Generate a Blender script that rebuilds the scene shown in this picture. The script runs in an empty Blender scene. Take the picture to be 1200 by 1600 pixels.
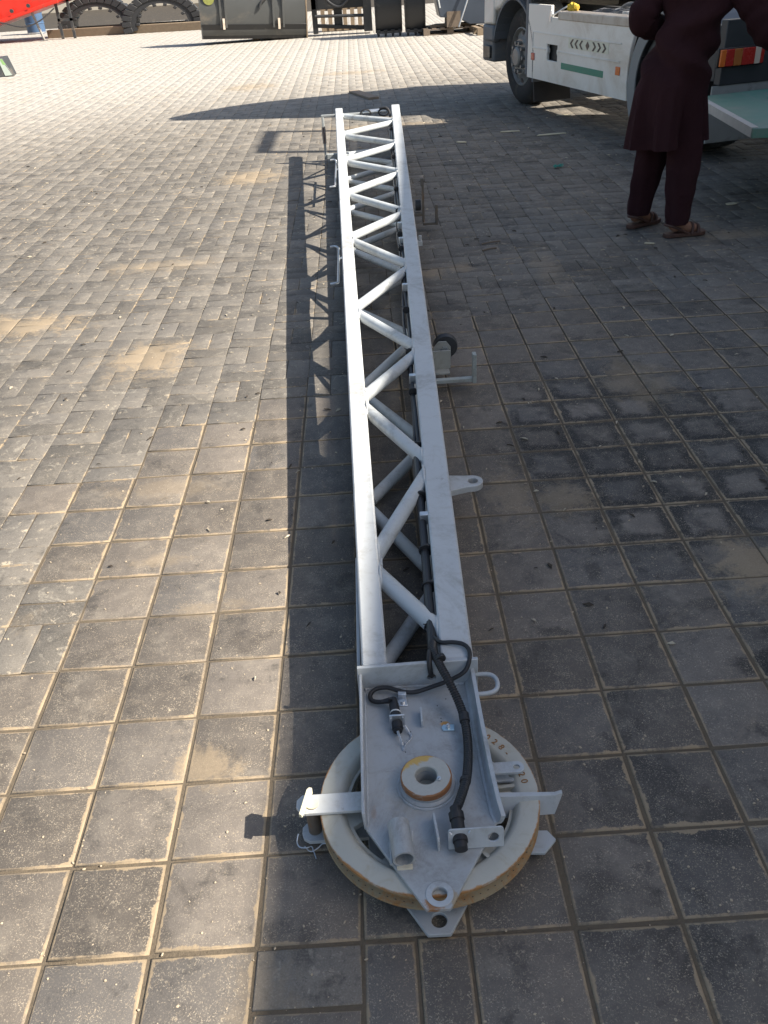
import bpy, bmesh, math, random
import numpy as np
from mathutils import Vector, Matrix
R = math.radians
random.seed(7)
rng = np.random.default_rng(11)
S = bpy.context.scene
COL = S.collection

# ------------------------------------------------------------------ helpers
def tag(o, label=None, cat=None, group=None, kind=None):
    if label: o['label'] = label
    if cat: o['category'] = cat
    if group: o['group'] = group
    if kind: o['kind'] = kind
    return o

def thing(name, label, cat, loc=(0, 0, 0), rz=0.0, group=None):
    o = bpy.data.objects.new(name, None)
    o.empty_display_size = .1
    COL.objects.link(o)
    o.location = loc
    o.rotation_euler = (0, 0, rz)
    return tag(o, label, cat, group)

def link_mesh(name, me, mats, parent=None, world=False, bevel=0, smooth=35):
    if not isinstance(mats, (list, tuple)): mats = [mats]
    for m in mats: me.materials.append(m)
    o = bpy.data.objects.new(name, me)
    COL.objects.link(o)
    if parent is not None:
        o.parent = parent
        if world:                                   # coordinates were given in world space
            q = parent; off = Vector((0, 0, 0))
            while q is not None:
                off += q.location; q = q.parent
            me.transform(Matrix.Translation(-off))
    if smooth:
        me.polygons.foreach_set('use_smooth', [True] * len(me.polygons))
        me.set_sharp_from_angle(angle=R(smooth))
    if bevel:
        b = o.modifiers.new('bevel', 'BEVEL'); b.width = bevel; b.segments = 2
        b.limit_method = 'ANGLE'; b.angle_limit = R(40); b.harden_normals = False
    return o

def obj(name, bm, mats, parent=None, world=False, bevel=0, smooth=35):
    me = bpy.data.meshes.new(name)
    bmesh.ops.recalc_face_normals(bm, faces=bm.faces)
    bm.to_mesh(me); bm.free()
    return link_mesh(name, me, mats, parent, world, bevel, smooth)

def BM(): return bmesh.new()

def obj_each(name, bm, mats, parent=None, world=False, bevel=0, smooth=35):
    """one object per loose piece of bm"""
    bm.verts.index_update(); bm.verts.ensure_lookup_table(); seen = set(); out = []
    for v0 in bm.verts:
        if v0.index in seen: continue
        st = [v0]; seen.add(v0.index); isl = []
        while st:
            v = st.pop(); isl.append(v)
            for e in v.link_edges:
                w_ = e.other_vert(v)
                if w_.index not in seen: seen.add(w_.index); st.append(w_)
        nb = bmesh.new(); mp = {v: nb.verts.new(v.co) for v in isl}; fs = {f for v in isl for f in v.link_faces}
        for f in fs: nb.faces.new([mp[v] for v in f.verts]).material_index = f.material_index
        out.append(obj(name, nb, mats, parent, world, bevel, smooth))
    bm.free(); return out

def box(bm, lo, hi, M=None, mi=0):
    x0, y0, z0 = lo; x1, y1, z1 = hi
    v = [bm.verts.new(p) for p in ((x0,y0,z0),(x1,y0,z0),(x1,y1,z0),(x0,y1,z0),(x0,y0,z1),(x1,y0,z1),(x1,y1,z1),(x0,y1,z1))]
    for f in ((0,3,2,1),(4,5,6,7),(0,1,5,4),(1,2,6,5),(2,3,7,6),(3,0,4,7)):
        fc = bm.faces.new([v[i] for i in f]); fc.material_index = mi
    if M is not None: bmesh.ops.transform(bm, matrix=M, verts=v)
    return v

def hexa(bm, pts, mi=0):
    """8 corner points, ordered like box()"""
    v = [bm.verts.new(p) for p in pts]
    for f in ((0,3,2,1),(4,5,6,7),(0,1,5,4),(1,2,6,5),(2,3,7,6),(3,0,4,7)):
        bm.faces.new([v[i] for i in f]).material_index = mi
    return v

def frame_axes(d):
    d = Vector(d).normalized()
    a = Vector((0, 0, 1)) if abs(d.z) < .9 else Vector((1, 0, 0))
    u = d.cross(a).normalized(); w = d.cross(u).normalized()
    return u, w

def tube(bm, pts, r, n=10, cap=True, mi=0, rad=None, closed=False):
    """round tube through points; rad = optional per-point radii"""
    pts = [Vector(p) for p in pts]
    N = len(pts); rings = []
    pu = None
    for i, p in enumerate(pts):
        if closed: d = pts[(i + 1) % N] - pts[i - 1]
        else: d = pts[min(i + 1, N - 1)] - pts[max(i - 1, 0)]
        d.normalize()
        if pu is None: u, w = frame_axes(d)
        else:
            u = pu - d * pu.dot(d)
            if u.length < 1e-6: u, w = frame_axes(d)
            u.normalize()
        w = d.cross(u); pu = u
        rr = rad[i] if rad else r
        rings.append([bm.verts.new(p + (u * math.cos(2*math.pi*k/n) + w * math.sin(2*math.pi*k/n)) * rr) for k in range(n)])
    last = N if closed else N - 1
    for i in range(last):
        a, b = rings[i], rings[(i + 1) % N]
        for k in range(n):
            f = bm.faces.new((a[k], a[(k+1) % n], b[(k+1) % n], b[k])); f.material_index = mi
    if cap and not closed:
        bm.faces.new(rings[0][::-1]).material_index = mi
        bm.faces.new(rings[-1]).material_index = mi
    return rings

def pipe(bm, p0, p1, ro, ri, n=28, mi=0):
    p0, p1 = Vector(p0), Vector(p1); u, w = frame_axes(p1 - p0)
    def ring(p, r): return [bm.verts.new(p + (u*math.cos(2*math.pi*k/n) + w*math.sin(2*math.pi*k/n))*r) for k in range(n)]
    A, B, C, D = ring(p0, ro), ring(p1, ro), ring(p1, ri), ring(p0, ri)
    for a, b in ((A, B), (B, C), (C, D), (D, A)):
        for k in range(n):
            bm.faces.new((a[k], a[(k+1) % n], b[(k+1) % n], b[k])).material_index = mi

def smooth_path(pts, sub=6):
    """Catmull-Rom through points"""
    P = [Vector(p) for p in pts]; out = []
    for i in range(len(P) - 1):
        p0 = P[max(i-1, 0)]; p1 = P[i]; p2 = P[i+1]; p3 = P[min(i+2, len(P)-1)]
        for k in range(sub):
            t = k / sub
            out.append(.5*((2*p1) + (p2-p0)*t + (2*p0-5*p1+4*p2-p3)*t*t + (3*p1-p0-3*p2+p3)*t**3))
    out.append(P[-1]); return out

def arc(cx, cy, r, a0, a1, n):
    return [(cx + r*math.cos(R(a0 + (a1-a0)*k/n)), cy + r*math.sin(R(a0 + (a1-a0)*k/n))) for k in range(n + 1)]

def circle(cx, cy, r, n=28): return arc(cx, cy, r, 0, 360*(n-1)/n, n-1)

def plate(bm, outer, holes, thick, M=Matrix(), mi=0):
    """2-D outline with holes filled and extruded by thick along +z, then moved by M"""
    vs = []; es = []
    for loop in [outer] + list(holes):
        lv = [bm.verts.new((x, y, 0)) for x, y in loop]
        vs += lv
        es += [bm.edges.new((lv[i], lv[(i+1) % len(lv)])) for i in range(len(lv))]
    r = bmesh.ops.triangle_fill(bm, edges=es, use_beauty=True, use_dissolve=False)
    fs = [g for g in r['geom'] if isinstance(g, bmesh.types.BMFace)]
    ex = bmesh.ops.extrude_face_region(bm, geom=fs)
    nv = [g for g in ex['geom'] if isinstance(g, bmesh.types.BMVert)]
    nf = [g for g in ex['geom'] if isinstance(g, bmesh.types.BMFace)]
    for v in nv: v.co.z += thick
    for f in set(fs + nf): f.material_index = mi
    for v in nv:
        for f in v.link_faces: f.material_index = mi
    bmesh.ops.transform(bm, matrix=M, verts=vs + nv)
    return vs + nv

def lathe(bm, prof, n=48, M=Matrix(), mi=0, closed=True):
    """prof: list of (r, z) -> revolved about z"""
    rings = [[bm.verts.new((r*math.cos(2*math.pi*k/n), r*math.sin(2*math.pi*k/n), z)) for k in range(n)] for r, z in prof]
    m = len(prof)
    for i in range(m if closed else m - 1):
        a, b = rings[i], rings[(i+1) % m]
        for k in range(n):
            bm.faces.new((a[k], a[(k+1) % n], b[(k+1) % n], b[k])).material_index = mi
    vs = [v for r in rings for v in r]
    bmesh.ops.transform(bm, matrix=M, verts=vs)
    return vs

def T3(x, y, z): return Matrix.Translation((x, y, z))
def RX(a): return Matrix.Rotation(R(a), 4, 'X')
def RY(a): return Matrix.Rotation(R(a), 4, 'Y')
def RZ(a): return Matrix.Rotation(R(a), 4, 'Z')

def text_mesh(s, size, depth):
    cu = bpy.data.curves.new('lettering', 'FONT'); cu.body = s; cu.size = size; cu.extrude = depth
    cu.align_x = 'CENTER'; cu.align_y = 'CENTER'
    o = bpy.data.objects.new('lettering', cu); COL.objects.link(o)
    dg = bpy.context.evaluated_depsgraph_get()
    me = bpy.data.meshes.new_from_object(o.evaluated_get(dg))
    bpy.data.objects.remove(o); bpy.data.curves.remove(cu)
    return me

# ------------------------------------------------------------------ materials
class NT:
    def __init__(s, name):
        s.m = bpy.data.materials.new(name); s.m.use_nodes = True
        s.t = s.m.node_tree; s.n = s.t.nodes; s.n.clear()
        s.out = s.n.new('ShaderNodeOutputMaterial'); s.b = s.n.new('ShaderNodeBsdfPrincipled')
        s.t.links.new(s.b.outputs[0], s.out.inputs[0])
    def new(s, ty, **k):
        n = s.n.new(ty)
        for a, v in k.items(): setattr(n, a, v)
        return n
    def put(s, sock, v):
        if isinstance(v, bpy.types.NodeSocket): s.t.links.new(v, sock)
        elif isinstance(v, (tuple, list)) and len(v) == 3 and sock.type == 'RGBA': sock.default_value = (*v, 1)
        else: sock.default_value = v
    def math(s, op, a, b=0.0, c=None, clamp=False):
        n = s.new('ShaderNodeMath', operation=op, use_clamp=clamp)
        s.put(n.inputs[0], a); s.put(n.inputs[1], b)
        if c is not None: s.put(n.inputs[2], c)
        return n.outputs[0]
    def mix(s, f, a, b, mode='MIX'):
        n = s.new('ShaderNodeMix', data_type='RGBA', blend_type=mode)
        s.put(n.inputs[0], f); s.put(n.inputs[6], a); s.put(n.inputs[7], b)
        return n.outputs[2]
    def noise(s, scale, detail=4, rough=.55, vec=None, dist=0.0):
        n = s.new('ShaderNodeTexNoise'); n.inputs['Scale'].default_value = scale
        n.inputs['Detail'].default_value = detail; n.inputs['Roughness'].default_value = rough
        n.inputs['Distortion'].default_value = dist
        if vec is not None: s.put(n.inputs['Vector'], vec)
        return n.outputs['Fac']
    def vor(s, scale, vec=None, feature='F1'):
        n = s.new('ShaderNodeTexVoronoi', feature=feature); n.inputs['Scale'].default_value = scale
        if vec is not None: s.put(n.inputs['Vector'], vec)
        return n
    def ramp(s, f, a, b, lo=0.0, hi=1.0):
        n = s.new('ShaderNodeMapRange', interpolation_type='SMOOTHSTEP')
        s.put(n.inputs[0], f); s.put(n.inputs[1], a); s.put(n.inputs[2], b); s.put(n.inputs[3], lo); s.put(n.inputs[4], hi)
        return n.outputs[0]
    def pos(s): return s.new('ShaderNodeNewGeometry').outputs['Position']
    def objc(s): return s.new('ShaderNodeTexCoord').outputs['Object']
    def bump(s, h, strength=.3, dist=.002):
        n = s.new('ShaderNodeBump'); n.inputs['Strength'].default_value = strength; n.inputs['Distance'].default_value = dist
        s.put(n.inputs['Height'], h); s.t.links.new(n.outputs[0], s.b.inputs['Normal'])
    def fin(s, col, rough=.5, metal=0.0, spec=.5):
        s.put(s.b.inputs['Base Color'], col); s.put(s.b.inputs['Roughness'], rough); s.put(s.b.inputs['Metallic'], metal)
        s.b.inputs['Specular IOR Level'].default_value = spec
        return s.m

def simple(name, col, rough=.5, metal=0.0, var=.15, scale=8, bump=.08, spec=.5, dirt=None, dirt_amt=.3):
    t = NT(name); v = t.objc()
    n = t.noise(scale, 5, .6, v)
    c = t.mix(n, tuple(x*(1-var) for x in col), tuple(min(1, x*(1+var)) for x in col))
    if dirt:
        d = t.ramp(t.noise(scale*.6, 6, .7, v, .6), .62-dirt_amt*.35, .75, 0, .85)
        c = t.mix(d, c, dirt)
    t.bump(t.noise(scale*14, 3, .6, v), bump, .002)
    return t.fin(c, t.math('MULTIPLY_ADD', n, .25, rough-.12), metal, spec)

def paint(name, base, rust=.0, rough=.42, scale=1.0, rustc=(.23, .085, .02)):
    """weathered sprayed enamel: mottling, dust film, chips and rust"""
    t = NT(name); v = t.pos()
    big = t.noise(5*scale, 5, .6, v); fine = t.noise(70*scale, 4, .65, v)
    c = t.mix(big, tuple(x*.86 for x in base), tuple(min(1, x*1.07) for x in base))
    grime = t.math('MULTIPLY', t.ramp(t.noise(4.2*scale, 6, .75, v, .8), .46, .66), t.ramp(t.noise(33*scale, 6, .8, v, .4), .30, .62))
    c = t.mix(t.math('MULTIPLY', grime, .65), c, (base[0]*.52, base[1]*.48, base[2]*.43))
    scv = t.new('ShaderNodeMapping'); scv.inputs['Scale'].default_value = (9, 70, 30); t.put(scv.inputs['Vector'], v)
    scr = t.ramp(t.noise(3.0, 3, .6, scv.outputs[0], .3), .68, .72, 0, .5)
    c = t.mix(t.math('MULTIPLY', scr, t.ramp(big, .5, .65)), c, (.20, .18, .16))
    smear = t.ramp(t.noise(16*scale, 7, .75, v, 1.2), .50, .74, 0, .5)
    c = t.mix(smear, c, (base[0]*.66, base[1]*.60, base[2]*.52))
    chips = t.math('MULTIPLY', t.ramp(t.noise(42*scale, 6, .8, v, 1.0), .63, .67, 0, .75), t.ramp(t.noise(3.1*scale, 3, .6, v), .42, .62))
    c = t.mix(chips, c, (.16, .13, .10))
    if rust:
        r = t.ramp(t.math('ADD', t.noise(11*scale, 8, .75, v, .7), t.math('MULTIPLY', fine, .12)), .80-rust*.3, .88-rust*.25, 0, .9)
        c = t.mix(r, c, t.mix(fine, rustc, (.45, .20, .05)))
    t.bump(t.math('ADD', t.math('MULTIPLY', fine, .5), big), .12, .002)
    return t.fin(c, t.math('MULTIPLY_ADD', big, .25, rough-.1), 0, .45)

STEEL = (.50, .515, .518)
M = {}
M['boom'] = paint('boom_grey_paint', STEEL, .14)
M['brace'] = paint('brace_grey_paint', (.48, .505, .512), .10)
M['head'] = paint('head_grey_paint', (.385, .402, .412), .04)
def head_mat():
    m = paint('head_plate_paint', (.385, .402, .412), .04); nt_ = m.node_tree
    t = NT.__new__(NT); t.m = m; t.t = nt_; t.n = nt_.nodes
    t.b = [q for q in t.n if q.type == 'BSDF_PRINCIPLED'][0]
    old = t.b.inputs['Base Color'].links[0].from_socket
    v = t.pos(); sx = t.new('ShaderNodeSeparateXYZ'); t.put(sx.inputs[0], v)
    n = t.noise(60, 6, .7, v, .5); f = t.noise(200, 4, .7, v)
    c = old
    for px, py, rx, ry, a, col in ((.047, .936, .020, .014, .95, (.34, .16, .06)), (.083, .945, .010, .016, .7, (.40, .30, .17)), (-.062, 1.14, .006, .02, .25, (.36, .2, .1)), (.108, 1.378, .010, .007, .9, (.60, .30, .06)), (.085, 1.262, .010, .006, .9, (.60, .42, .09)), (.155, 1.33, .010, .06, .5, (.40, .33, .22)), (.02, 1.20, .07, .07, .35, (.40, .38, .33))):
        dx = t.math('MULTIPLY', t.math('SUBTRACT', sx.outputs[0], px), 1/rx); dy = t.math('MULTIPLY', t.math('SUBTRACT', sx.outputs[1], py), 1/ry)
        d = t.math('SQRT', t.math('ADD', t.math('MULTIPLY', dx, dx), t.math('MULTIPLY', dy, dy)))
        d = t.math('ADD', d, t.math('MULTIPLY', t.math('SUBTRACT', n, .5), 2.4))
        c = t.mix(t.ramp(d, 1.2, .6, 0, a), c, t.mix(f, tuple(q*.75 for q in col), col))
    t.put(t.b.inputs['Base Color'], c)
    return m
M['headplate'] = head_mat()
M['flange'] = paint('end_plate_paint', (.44, .465, .485), .16)
M['galv'] = simple('zinc_plated_steel', (.62, .64, .66), .35, .85, .2, 60, .05)
M['blackrub'] = simple('black_rubber', (.018, .018, .020), .55, 0, .3, 40, .15)
M['conduit'] = simple('black_conduit', (.020, .020, .022), .42, 0, .3, 60, .05)
M['dark'] = simple('dark_steel', (.045, .047, .05), .5, .2, .3, 8, .15, dirt=(.16, .13, .10), dirt_amt=.25)
M['blackpaint'] = simple('black_paint', (.016, .017, .019), .38, 0, .3, 5, .05, dirt=(.10, .09, .075), dirt_amt=.15)
M['rustbrown'] = simple('rust_brown', (.28, .14, .05), .8, 0, .5, 90, .3)
M['rustedsteel'] = simple('browned_steel', (.17, .145, .12), .6, .4, .4, 30, .2, dirt=(.24, .13, .06), dirt_amt=.3)
M['white'] = simple('truck_white_paint', (.80, .765, .70), .38, 0, .06, 2.4, .02, dirt=(.55, .47, .37), dirt_amt=.5)
M['whitecap'] = simple('dusty_white_cap', (.62, .53, .44), .6, 0, .15, 6, .05, dirt=(.42, .30, .20), dirt_amt=.5)
M['greyplastic'] = simple('grey_plastic', (.13, .14, .155), .6, 0, .15, 5, .08, dirt=(.22, .19, .16), dirt_amt=.3)
M['midgrey'] = simple('mid_grey_sheet', (.30, .30, .285), .55, 0, .2, 7, .05, dirt=(.12, .11, .10), dirt_amt=.3)
M['tyre'] = simple('tyre_rubber', (.026, .024, .023), .85, 0, .35, 9, .2, dirt=(.10, .08, .06), dirt_amt=.3)
M['tyredust'] = simple('dusty_tyre_rubber', (.085, .085, .082), .85, 0, .3, 6, .2, dirt=(.16, .15, .13), dirt_amt=.4)
M['rim'] = simple('dull_wheel_steel', (.26, .25, .235), .5, .3, .3, 12, .15, dirt=(.14, .11, .08), dirt_amt=.4)
M['green'] = simple('green_stripe', (.035, .23, .155), .45, 0, .1, 6, .02)
M['teal'] = simple('teal_paint', (.070, .20, .145), .5, 0, .15, 4, .08, dirt=(.17, .20, .17), dirt_amt=.4)
M['tealedge'] = simple('worn_pale_edge', (.50, .46, .42), .65, 0, .2, 14, .1, dirt=(.15, .34, .27), dirt_amt=.25)
M['amber'] = simple('amber_lens', (.70, .16, .025), .25, 0, .1, 20, .02)
M['red'] = simple('red_lens', (.42, .022, .014), .25, 0, .1, 20, .02)
M['clear'] = simple('clear_lens', (.62, .50, .40), .2, 0, .1, 20, .02)
M['amber2'] = simple('dull_amber_lens', (.40, .13, .03), .3, 0, .1, 20, .02)
M['glass'] = simple('dark_window_glass', (.02, .025, .03), .08, 0, .1, 2, .0)
M['redpaint'] = simple('red_machine_paint', (.62, .030, .016), .38, 0, .2, 3, .05, dirt=(.28, .06, .035), dirt_amt=.35)
M['bluepaint'] = simple('blue_drum_paint', (.045, .09, .17), .45, 0, .2, 4, .04)
M['bucketgrey'] = simple('grey_bucket_paint', (.070, .072, .070), .45, .1, .12, 2, .05, dirt=(.15, .13, .105), dirt_amt=.25)
M['timber'] = simple('weathered_timber', (.20, .15, .10), .85, 0, .3, 12, .25, dirt=(.20, .14, .09), dirt_amt=.4)
M['darktimber'] = simple('old_dark_timber', (.15, .115, .085), .9, 0, .35, 12, .3)
M['navy'] = simple('blue_black_panel', (.045, .058, .080), .4, 0, .2, 3, .04, dirt=(.15, .13, .11), dirt_amt=.25)
M['yellow'] = simple('yellow_cloth', (.60, .42, .05), .9, 0, .3, 20, .2)
M['sticker'] = simple('yellow_green_sticker', (.22, .23, .06), .5, 0, .4, 25, .02)
M['bluebox'] = simple('blue_plastic', (.08, .20, .52), .45, 0, .1, 8, .02)
M['cloth'] = None
M['concrete'] = simple('pale_wall_render', (.50, .45, .37), .9, 0, .12, 1.2, .2)
M['scrapgreen'] = simple('teal_twine', (.05, .30, .24), .7, 0, .2, 30, .1)
M['container'] = simple('container_paint', (.20, .235, .25), .5, 0, .15, 2, .05, dirt=(.22, .13, .08), dirt_amt=.25)
M['skin'] = simple('brown_skin', (.27, .135, .085), .55, 0, .12, 14, .05)
M['sandal'] = simple('brown_leather', (.085, .040, .028), .6, 0, .3, 25, .2)
M['hair'] = simple('black_hair', (.012, .010, .009), .6, 0, .3, 60, .3)

def cloth_mat():
    t = NT('maroon_cotton'); v = t.objc()
    n = t.noise(4, 5, .6, v)
    c = t.mix(n, (.052, .0195, .023), (.104, .039, .045))
    w = t.new('ShaderNodeTexWave'); w.inputs['Scale'].default_value = 300; w.inputs['Distortion'].default_value = 2
    t.put(w.inputs['Vector'], v)
    mp = t.new('ShaderNodeMapping'); mp.inputs['Scale'].default_value = (1, 1, .55); mp.inputs['Rotation'].default_value = (.5, .3, 0); t.put(mp.inputs['Vector'], v)
    wr = t.noise(9, 4, .5, mp.outputs[0], 2.2)
    t.bump(t.math('ADD', t.math('MULTIPLY', w.outputs['Fac'], .04), t.math('ADD', wr, t.math('MULTIPLY', n, .4))), .75, .022)
    m = t.fin(c, .88, 0, .25)
    t.b.inputs['Sheen Weight'].default_value = .15; t.b.inputs['Sheen Tint'].default_value = (.30, .16, .18, 1)
    return m
M['cloth'] = cloth_mat()

def sheave_mat():
    t = NT('cream_sheave_paint'); v = t.objc()
    sx = t.new('ShaderNodeSeparateXYZ'); t.put(sx.inputs[0], v)
    rr = t.math('SQRT', t.math('ADD', t.math('MULTIPLY', sx.outputs[0], sx.outputs[0]), t.math('MULTIPLY', sx.outputs[1], sx.outputs[1])))
    n = t.noise(16, 7, .7, v, .5); f = t.noise(90, 4, .7, v)
    c = t.mix(t.noise(7, 4, .6, v), (.36, .355, .31), (.48, .47, .42))
    dust = t.ramp(t.noise(20, 6, .7, v, .8), .48, .75, 0, .6)
    c = t.mix(dust, c, (.33, .285, .20))
    edge = t.math('ADD', t.ramp(rr, .222, .2345, 0, .42), t.ramp(rr, .175, .160, 0, .17))
    mask = t.ramp(t.math('ADD', edge, t.math('MULTIPLY', n, .72)), .64, .78, 0, .92)
    c = t.mix(mask, c, t.mix(f, (.18, .065, .018), (.50, .25, .075)))
    t.bump(t.math('ADD', f, n), .25, .002)
    return t.fin(c, .62, 0, .3)
M['sheave'] = sheave_mat()

def groove_mat():
    t = NT('rusty_groove'); v = t.objc()
    n = t.noise(24, 7, .75, v, .5); f = t.noise(110, 4, .7, v)
    c = t.mix(t.ramp(n, .42, .66), (.27, .22, .14), t.mix(f, (.20, .085, .025), (.42, .22, .08)))
    t.bump(f, .3, .002)
    return t.fin(c, .75, 0, .25)
M['groove'] = groove_mat()

def ring_mat():
    t = NT('hub_ring_paint'); v = t.objc()
    n = t.noise(34, 6, .7, v, .6); f = t.noise(120, 4, .7, v)
    sx = t.new('ShaderNodeSeparateXYZ'); t.put(sx.inputs[0], v)
    c = t.mix(f, (.33, .33, .30), (.44, .435, .40))
    # smear of yellow primer on the far left quarter of the ring
    a = t.math('ADD', t.math('MULTIPLY', sx.outputs[0], -9.0), t.math('MULTIPLY', sx.outputs[1], 20.0))
    pr = t.ramp(t.math('ADD', a, t.math('MULTIPLY', n, 1.0)), 1.22, 1.42, 0, .9)
    c = t.mix(pr, c, (.50, .31, .06))
    rr = t.math('SQRT', t.math('ADD', t.math('MULTIPLY', sx.outputs[0], sx.outputs[0]), t.math('MULTIPLY', sx.outputs[1], sx.outputs[1])))
    e = t.ramp(t.math('ADD', t.ramp(rr, .0475, .054, 0, .42), t.math('MULTIPLY', n, .6)), .56, .68, 0, .95)
    c = t.mix(e, c, (.26, .10, .025))
    t.bump(f, .15, .001)
    return t.fin(c, .5)
M['hubring'] = ring_mat()

# ------------------------------------------------------------------ paving
CELL = 1.6/7.74405622; GX, GY = -3.46875899*CELL, 4.51554229*CELL

def dust_glare_masks(t, v):
    """wind-blown sand lying on the yard, with far glare painted in, 0..1"""
    sx = t.new('ShaderNodeSeparateXYZ'); t.put(sx.inputs[0], v)
    x, y = sx.outputs[0], sx.outputs[1]
    n = t.noise(1.6, 6, .68, v, .4); n2 = t.noise(9, 6, .72, v, .8); ng = t.noise(75, 5, .8, v)
    far = t.ramp(t.math('MULTIPLY_ADD', x, -.55, y), 7.0, 19.0, 0, 1.0)  # paler towards the far left: glancing glare painted in along with dust
    base = t.math('ADD', t.math('MULTIPLY', n, .55), t.math('MULTIPLY', n2, .45))
    m = t.ramp(t.math('MULTIPLY_ADD', far, .07, base), .56, .80, 0, .75)
    for (px, py, rx, ry, a) in [(-1.95, 4.55, .42, .22, .9), (-1.10, 3.95, .24, .26, .9), (-.98, 8.0, .34, .34, .9), (-1.32, 5.5, .45, .16, .5),
                                (1.10, 2.02, .13, .20, 1.0), (1.13, 3.35, .17, .30, .55), (.62, 2.45, .15, .12, .6), (.45, 2.50, .10, .22, .55),
                                (-.46, 1.38, .09, .07, .85), (-.28, .84, .08, .10, .35), (-.52, 1.98, .13, .05, .5), (-.72, 2.25, .10, .04, .5),
                                (1.2, 1.55, .14, .05, .5), (-3.2, 6.6, .5, .25, .8), (.35, 5.0, .18, .10, .8), (.55, 5.05, .1, .12, .7),
                                (2.35, 5.35, .5, .12, .55), (1.05, 4.9, .1, .5, .45), (.25, 10.2, 1.0, .2, .6), (-.8, 2.7, .25, .08, .4),
                                (-1.6, 14.5, .5, .5, .8), (-.1, 15.5, .7, .3, .7)]:
        dx = t.math('MULTIPLY', t.math('SUBTRACT', x, px), 1/rx); dy = t.math('MULTIPLY', t.math('SUBTRACT', y, py), 1/ry)
        d = t.math('SQRT', t.math('ADD', t.math('MULTIPLY', dx, dx), t.math('MULTIPLY', dy, dy)))
        d = t.math('ADD', d, t.math('ADD', t.math('MULTIPLY', t.math('SUBTRACT', n2, .5), 3.0), t.math('MULTIPLY', t.math('SUBTRACT', ng, .5), 1.8)))
        m = t.math('MAXIMUM', m, t.ramp(d, 1.1, .30, 0, a*.8))
    return m, far, n2, x, y

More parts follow.
